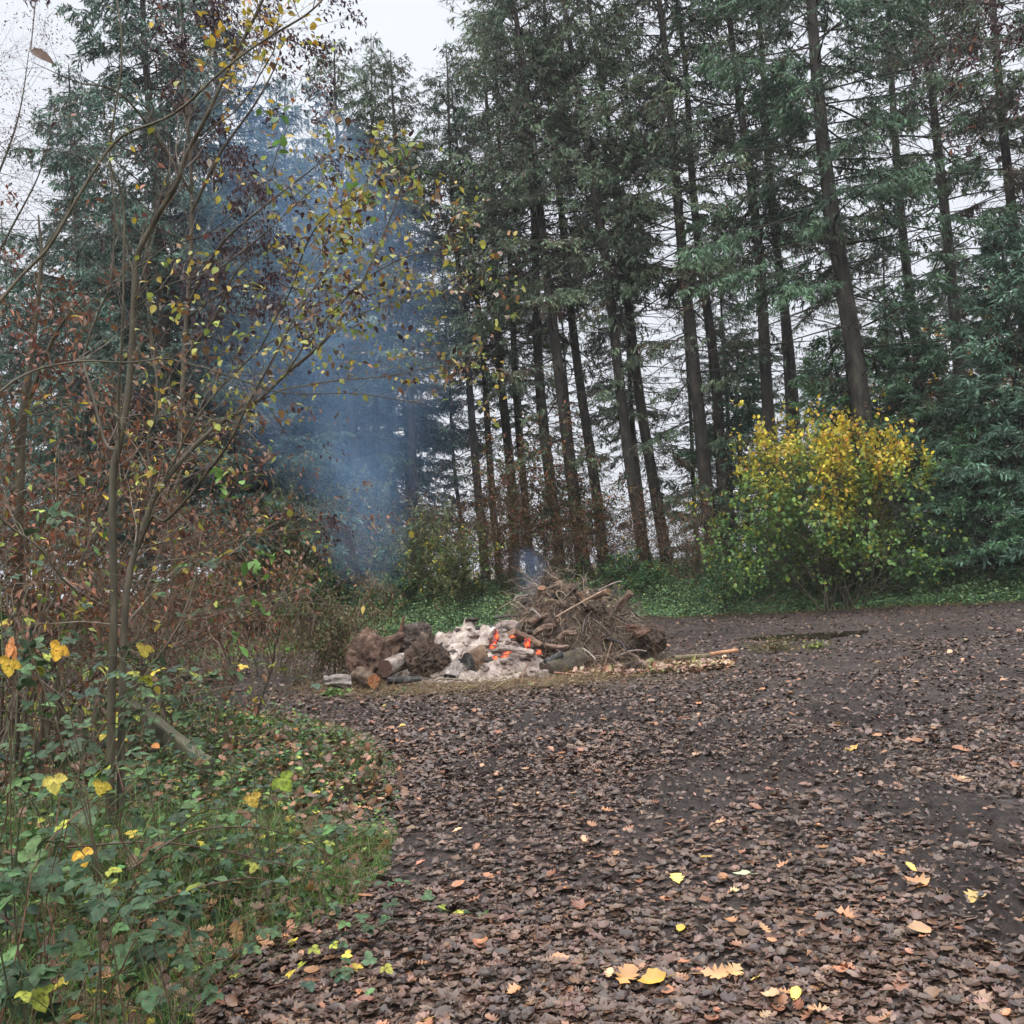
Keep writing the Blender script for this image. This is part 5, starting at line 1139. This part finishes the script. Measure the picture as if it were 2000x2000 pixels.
# straw, sticks and scraps round the pile
def scraps():
    g = np.random.default_rng(95); mb = MB(); n = 5200
    a = g.uniform(math.pi * .98, 2.02 * math.pi, n); q = g.uniform(.62, 1.08, n)
    x = -.35 + 3.0 * q * np.cos(a); y = 15.0 + 1.9 * q * np.sin(a); k = verge(x, y) < 0; x, y = x[k], y[k]; n = len(x)
    st = np.stack([x, y, gz(x, y) + g.uniform(0, .05, n)], -1); d = g.normal(0, 1, (n, 3)); d[:, 2] = np.abs(d[:, 2]) * .25
    PT = curved(g, n, st, d, g.uniform(.06, .32, n), 3, .3, .2)
    tubes(mb, PT, g.uniform(.0018, .0045, n)[:, None] * np.linspace(1, .4, 4)[None], palette(g, n, [(4, (.26, .18, .10)), (3, (.17, .11, .07)), (2, (.35, .27, .16)), (1, (.20, .19, .08))]), 3)
    tag(mb.build('leaves', M_wood), 'dry straw and twig debris trodden round the fire', kind='stuff')
    lb = MB(); n = 1500; a = g.uniform(0, 6.28, n); q = np.sqrt(g.random(n)); x = 1.75 + 1.3 * q * np.cos(a); y = 14.1 + .55 * q * np.sin(a)
    P = np.stack([x, y, gz(x, y) + g.uniform(.01, .08, n)], -1); D = g.normal(0, 1, (n, 3)); D[:, 2] *= .5; X, Yv, Z = frames(D, roll=g.normal(0, .6, n)); L = g.uniform(.04, .12, n)
    stamp(lb, OVATE, P, X, Yv, Z, L, L * .7, palette(g, n, [(3, (.30, .15, .10)), (3, (.20, .11, .08)), (2, (.36, .26, .17)), (1, (.25, .26, .10))]))
    tag(lb.build('leaves', M_litter), 'reddish brown leaves heaped at the right foot of the pile', kind='stuff')
scraps()
def stick(pts, r, col, label, name='stick', cat='stick'):
    P = np.array([at(*p) for p in pts]); Q = interp(P, 16); mb = MB(); tubes(mb, Q[None], (np.linspace(r, r * .5, 16))[None], col, 7)
    tag(mb.build(name, M_wood, off=tuple(Q[0]), smooth=True), label, cat)
stick([(962, 1332, 13.6), (985, 1328, 13.6), (1003, 1320, 13.65)], .012, (.40, .33, .26), 'pale curved stick on the straw in front of the ash')
stick([(1018, 1335, 13.5), (1024, 1310, 13.55), (1033, 1294, 13.6)], .016, (.26, .16, .11), 'reddish brown stick leaning against the ash front')
stick([(905, 1328, 13.7), (860, 1326, 13.75), (842, 1335, 13.7)], .016, (.2, .16, .12), 'grey brown stick lying below the dark root ball')
stick([(1082, 1313, 13.7), (1130, 1318, 13.7), (1180, 1319, 13.7)], .010, (.34, .17, .11), 'thin orange brown stick along the front of the mossy log')
stick([(1195, 1255, 13.9), (1180, 1300, 13.8)], .012, (.22, .14, .10), 'short slanting stick at the mound foot')
def plank(p0, p1, w_, h_, col, label, seed):
    d = p1 - p0; L = np.linalg.norm(d); X = d / L; Yv = nrm(np.cross(UPV, X)); Z = np.cross(X, Yv); g = np.random.default_rng(seed)
    k = 14; t = np.linspace(0, 1, k); mb = MB(); C_ = p0 + d * t[:, None]
    wv = w_ * (1 + .12 * g.normal(0, 1, k)); sec = np.array([(-1, -1), (1, -1), (1.0, .7), (.7, 1), (-.7, 1), (-1, .7)])
    V = C_[:, None] + Yv * (sec[None, :, 0:1] * wv[:, None, None] / 2) + Z * (sec[None, :, 1:2] * h_ / 2) * (1 + .1 * g.normal(0, 1, (k, 1, 1)))
    i = np.arange(k - 1)[:, None] * 6; j = np.arange(6)[None]; jn = (j + 1) % 6
    mb.add(V, np.stack([i + j, i + jn, i + jn + 6, i + j + 6], -1).reshape(-1, 4), col); mb.f.append(np.array([[0, 1, 2, 3, 4, 5]])); mb.f.append(np.array([[5, 4, 3, 2, 1, 0]]) + (k - 1) * 6)
    tag(mb.build('broken_plank', M_beam2, off=tuple(p0)), label, 'plank', 'broken planks')
M_beam2 = noisy('plank_wood', [(.5, .45, .4), (1.0, 1.0, 1.0), (1.4, 1.4, 1.3)], 9, .85, .6, 26, (.2, 1, 1), usecol=True, dist=.01)
plank(A_(1315, 1285, 14.4), A_(1385, 1280, 14.6), .10, .06, (.16, .13, .08), 'grey green broken plank lying in the mud right of the pile', 1)
plank(A_(1385, 1278, 14.9), A_(1440, 1270, 15.1), .08, .05, (.42, .22, .12), 'freshly split orange brown plank piece beyond the grey green one', 2)
def tuft(px, py, Y, label, n, col, s, seed, cat='plant', name='weed'):
    g = np.random.default_rng(seed); b = onto(at(px, py, Y)[0], Y); e = thing(name, label, cat, b); lb, sb = MB(), MB()
    P = b + g.normal(0, 1, (n, 3)) * [s, s, s * .1] + np.stack([0 * g.random(n), 0 * g.random(n), g.uniform(.02, s * 1.0, n)], -1)
    D = g.normal(0, 1, (n, 3)); D[:, 2] *= .4; X, Yv, Z = frames(D, up=g.normal(0, .3, (n, 3)) + UPV); L = g.uniform(.04, .09, n)
    stamp(lb, OVATE, P, X, Yv, Z, L, L * .6, palette(g, n, col)); st = P.copy(); st[:, 2] = b[2] - .02; st[:, :2] = b[:2] + (st[:, :2] - b[:2]) * .3
    tubes(sb, np.stack([st, P], 1), np.full((n, 2), .003), (.12, .12, .05), 3); sb.build('stems', M_wood, e); lb.build('foliage', M_leaf, e)
tuft(652, 1345, 13.6, 'small bright green weed below the silver grey log', 60, [(1, (.12, .25, .06))], .10, 1)
tuft(790, 1352, 13.4, 'tiny green seedling on the straw below the cut logs', 16, [(1, (.07, .18, .06))], .04, 2)
tuft(1350, 1275, 14.4, 'yellow green mossy sprig on the broken plank', 60, [(1, (.30, .36, .05))], .07, 3, name='moss_sprig')
tuft(1590, 1250, 15.4, 'yellow green scrap of leaves on the mud before the puddle', 60, [(2, (.28, .34, .08)), (1, OL)], .10, 4, name='leaf_sprig')
tuft(1510, 1250, 15.6, 'pile of torn brown twigs and leaves before the puddle', 150, [(3, BR), (2, TAN), (1, OL)], .22, 5, name='torn_twigs')
def stone(px, py, s, label, seed, col):
    c = gp(px, py); c = onto(c[0], c[1], s * .3); mb = MB(); blob(mb, c, (s, s * .8, s * .6), seed, .35, 1.5, 3, col); tag(mb.build('stone', M_ash, off=tuple(c), smooth=True), label, 'stone', 'loose stones')
stone(1933, 1800, .028, 'small pale stone at the lower right on the mud', 1, (.7, .7, .7))
stone(1222, 1582, .03, 'dull lilac stone in the leaf litter mid clearing', 2, (.45, .42, .45))
stone(1238, 1340, .03, 'pale stone by the right foot of the bonfire pile', 3, (.9, .85, .8))

# hanging dead boughs left of the pile
def dead_bough():
    g = np.random.default_rng(97); base = onpx(648, 1330, 15.2); e = thing('dead_bough', 'dead bough with hanging brown green sprays leaning over the left end of the pile', 'branch', base); wb, lb = MB(), MB(); tips = []
    for pl in ([(655, 1335, 15.3), (650, 1250, 15.2), (640, 1190, 15), (600, 1150, 14.8), (540, 1170, 14.6)], [(650, 1260, 15.2), (620, 1200, 15), (610, 1230, 14.8), (600, 1290, 14.7)], [(645, 1210, 15.1), (680, 1200, 15), (700, 1250, 14.9)], [(650, 1280, 15.2), (680, 1240, 15.4), (720, 1160, 15.6), (735, 1130, 15.7)]):
        Q = interp([at(*p) for p in pl], 24); tubes(wb, Q[None], np.linspace(.022, .006, 24)[None], (.16, .12, .09), 6)
        for i in g.integers(3, 24, 46):
            sg, tp = [], []; grow(g, Q[i], nrm(g.normal(0, 1, 3) - [0, 0, .5]), g.uniform(.2, .6), .004, 0, dict(max=2, br=[.6, .4, 0], wander=.16, seg=.07, ratio=(.4, .6), leafdepth=0, up=[-.1, -.1, -.1]), sg, tp); seg_mesh(wb, sg, (.17, .13, .09), 3); tips += tp
    pt = np.array([t[0] for t in tips]); dr = np.array([t[1] for t in tips]); leaves_at(g, lb, pt, dr, 2, BENT, (.04, .08), [(3, OL), (3, BR), (1, GM), (1, TAN)], .9, .04, (.25, .45))
    wb.build('boughs', M_wood, e); lb.build('foliage', M_leaf, e)
dead_bough()

# ------------------------------------------------------------------ smoke
def smoke():
    """closed plume shells; the density inside follows the plume's own axis"""
    def plume(ctr, rads, dens, label, seed, fr=.8, col=(.32, .57, 1.0), rise=.25):
        C_ = np.array(ctr); n = 40; Q = interp(C_, n); rr = np.interp(np.linspace(0, 1, n), np.linspace(0, 1, len(rads)), rads)
        off = Q[0].copy(); th = np.arange(28) / 28 * 2 * math.pi; mb = MB()
        V = Q[:, None] + rr[:, None, None] * (np.array([1, 0, 0.])[None, None] * np.cos(th)[None, :, None] + np.array([0, 1.0, 0])[None, None] * np.sin(th)[None, :, None])
        i = np.arange(n - 1)[:, None] * 28; j = np.arange(28)[None]; jn = (j + 1) % 28
        mb.add(V.reshape(-1, 3), np.stack([i + j, i + jn, i + jn + 28, i + j + 28], -1).reshape(-1, 4), (1, 1, 1))
        mb.f.append(np.arange(28)[None, ::-1]); mb.f.append(np.arange(28)[None] + (n - 1) * 28)
        m = bpy.data.materials.new('smoke_mat'); m.use_nodes = True; t = m.node_tree; t.nodes.clear()
        o = N(t, 'ShaderNodeOutputMaterial'); pv = N(t, 'ShaderNodeVolumeScatter'); t.links.new(pv.outputs[0], o.inputs['Volume'])
        pv.inputs['Color'].default_value = (*col, 1); pv.inputs['Anisotropy'].default_value = 0.2
        tcn = N(t, 'ShaderNodeTexCoord'); sp = N(t, 'ShaderNodeSeparateXYZ'); t.links.new(tcn.outputs['Object'], sp.inputs[0])
        ztop = Q[-1][2] - off[2]
        def curve(vals, lo, hi):
            """value along the height as a ramp between lo and hi"""
            mr_ = N(t, 'ShaderNodeMapRange'); mr_.inputs['From Max'].default_value = ztop; t.links.new(sp.outputs['Z'], mr_.inputs['Value'])
            r = N(t, 'ShaderNodeValToRGB'); el = r.color_ramp.elements; r.color_ramp.interpolation = 'LINEAR'
            k = len(vals)
            for a_, (zz, v_) in enumerate(vals):
                e_ = el[a_] if a_ < 2 else el.new(min(zz, 1)); e_.position = min(max(zz, 0), 1)
                g_ = float((v_ - lo) / (hi - lo)); e_.color = (g_, g_, g_, 1)
            m_2 = N(t, 'ShaderNodeMapRange'); m_2.inputs['To Min'].default_value = lo; m_2.inputs['To Max'].default_value = hi
            t.links.new(r.outputs[0], m_2.inputs['Value']); return m_2.outputs[0]
        idx = np.linspace(0, n - 1, 14).astype(int); zz = (Q[idx, 2] - off[2]) / ztop
        cxo = curve([(zz[0], Q[idx[0], 0] - off[0]), (zz[-1], Q[idx[-1], 0] - off[0])] + [(zz[k], Q[i_, 0] - off[0]) for k, i_ in list(enumerate(idx))[1:-1]], -8, 8)
        cyo = curve([(zz[0], Q[idx[0], 1] - off[1]), (zz[-1], Q[idx[-1], 1] - off[1])] + [(zz[k], Q[i_, 1] - off[1]) for k, i_ in list(enumerate(idx))[1:-1]], -8, 8)
        ro = curve([(zz[0], rr[idx[0]]), (zz[-1], rr[idx[-1]])] + [(zz[k], rr[i_]) for k, i_ in list(enumerate(idx))[1:-1]], 0, 5)
        def M(op, a_, b_=None):
            q = N(t, 'ShaderNodeMath', operation=op)
            for s_, v_ in ((0, a_), (1, b_)):
                if v_ is None: continue
                if isinstance(v_, (int, float)): q.inputs[s_].default_value = v_
                else: t.links.new(v_, q.inputs[s_])
            return q.outputs[0]
        dx = M('DIVIDE', M('SUBTRACT', sp.outputs['X'], cxo), ro); dy = M('DIVIDE', M('SUBTRACT', sp.outputs['Y'], cyo), ro)
        d2 = M('ADD', M('MULTIPLY', dx, dx), M('MULTIPLY', dy, dy)); fall = M('MAXIMUM', M('SUBTRACT', 1.0, d2), 0.0); fall = M('POWER', fall, 1.9)
        mp = N(t, 'ShaderNodeMapping'); mp.inputs['Scale'].default_value = (1.0, 1.0, .55); mp.inputs['Location'].default_value = (seed, 0, 0); t.links.new(tcn.outputs['Object'], mp.inputs[0])
        no = N(t, 'ShaderNodeTexNoise'); no.inputs['Scale'].default_value = fr; no.inputs['Detail'].default_value = 4; no.inputs['Distortion'].default_value = .7; t.links.new(mp.outputs[0], no.inputs['Vector'])
        mr_ = N(t, 'ShaderNodeMapRange'); mr_.inputs['From Min'].default_value = .36; mr_.inputs['From Max'].default_value = .7; mr_.inputs['To Max'].default_value = 1.7; mr_.inputs['To Min'].default_value = .22; t.links.new(no.outputs[0], mr_.inputs['Value'])
        dn = curve([(0, dens[0]), (1, dens[-1])] + [(k / (len(dens) - 1), dens[k]) for k in range(1, len(dens) - 1)], 0, max(dens))
        t.links.new(M('MULTIPLY', M('MULTIPLY', fall, mr_.outputs[0]), dn), pv.inputs['Density'])
        ob = mb.build('smoke', m, off=tuple(off)); tag(ob, label, kind='stuff'); m.cycles.volume_step_rate = .7
    plume([at(1010, 1250, 15.2), at(960, 1150, 16.2), at(850, 1020, 17.5), at(755, 880, 19), at(670, 700, 20.5), at(580, 520, 22), at(510, 360, 23), at(460, 220, 24)],
          [.7, 1.3, 2.1, 2.9, 3.5, 3.6, 3.3, 2.8], [1.6, .9, .28, .10, .075, .05, .018, 0.0], 'blue smoke drifting up and left from the fire', 3)
    plume([at(815, 1262, 15.2), at(790, 1200, 15.6), at(740, 1120, 16.4), at(690, 1010, 17.5), at(640, 880, 18.5)], [.25, .45, .8, 1.2, 1.5], [1.3, .6, .22, .08, 0.0], 'thin smoke rising from the small left pile', 9, 1.2)
    plume([at(1062, 1230, 15.3), at(1050, 1160, 15.5), at(1030, 1110, 15.9), at(985, 1060, 16.4)], [.3, .4, .45, .5], [1.2, .9, .4, 0.0], 'faint smoke over the shoulder of the root mound', 5, 1.6)
smoke()

# ------------------------------------------------------------------ damp air
def haze():
    import bmesh as _b
    bm = _b.new(); _b.ops.create_cube(bm, size=1)
    for v in bm.verts: v.co = Vector((v.co.x * 190, 40 + v.co.y * 150, 16.3 + v.co.z * 36.6))
    me = bpy.data.meshes.new('haze'); bm.to_mesh(me); bm.free()
    m = bpy.data.materials.new('haze_air'); m.use_nodes = True; t = m.node_tree; t.nodes.clear()
    o = N(t, 'ShaderNodeOutputMaterial'); pv = N(t, 'ShaderNodeVolumePrincipled'); pv.inputs['Density'].default_value = .0006; pv.inputs['Color'].default_value = (.93, .96, 1, 1)
    t.links.new(pv.outputs[0], o.inputs['Volume']); me.materials.append(m)
    ob = bpy.data.objects.new('haze', me); C.objects.link(ob); tag(ob, 'thin damp autumn air between the trees', kind='stuff')
haze()
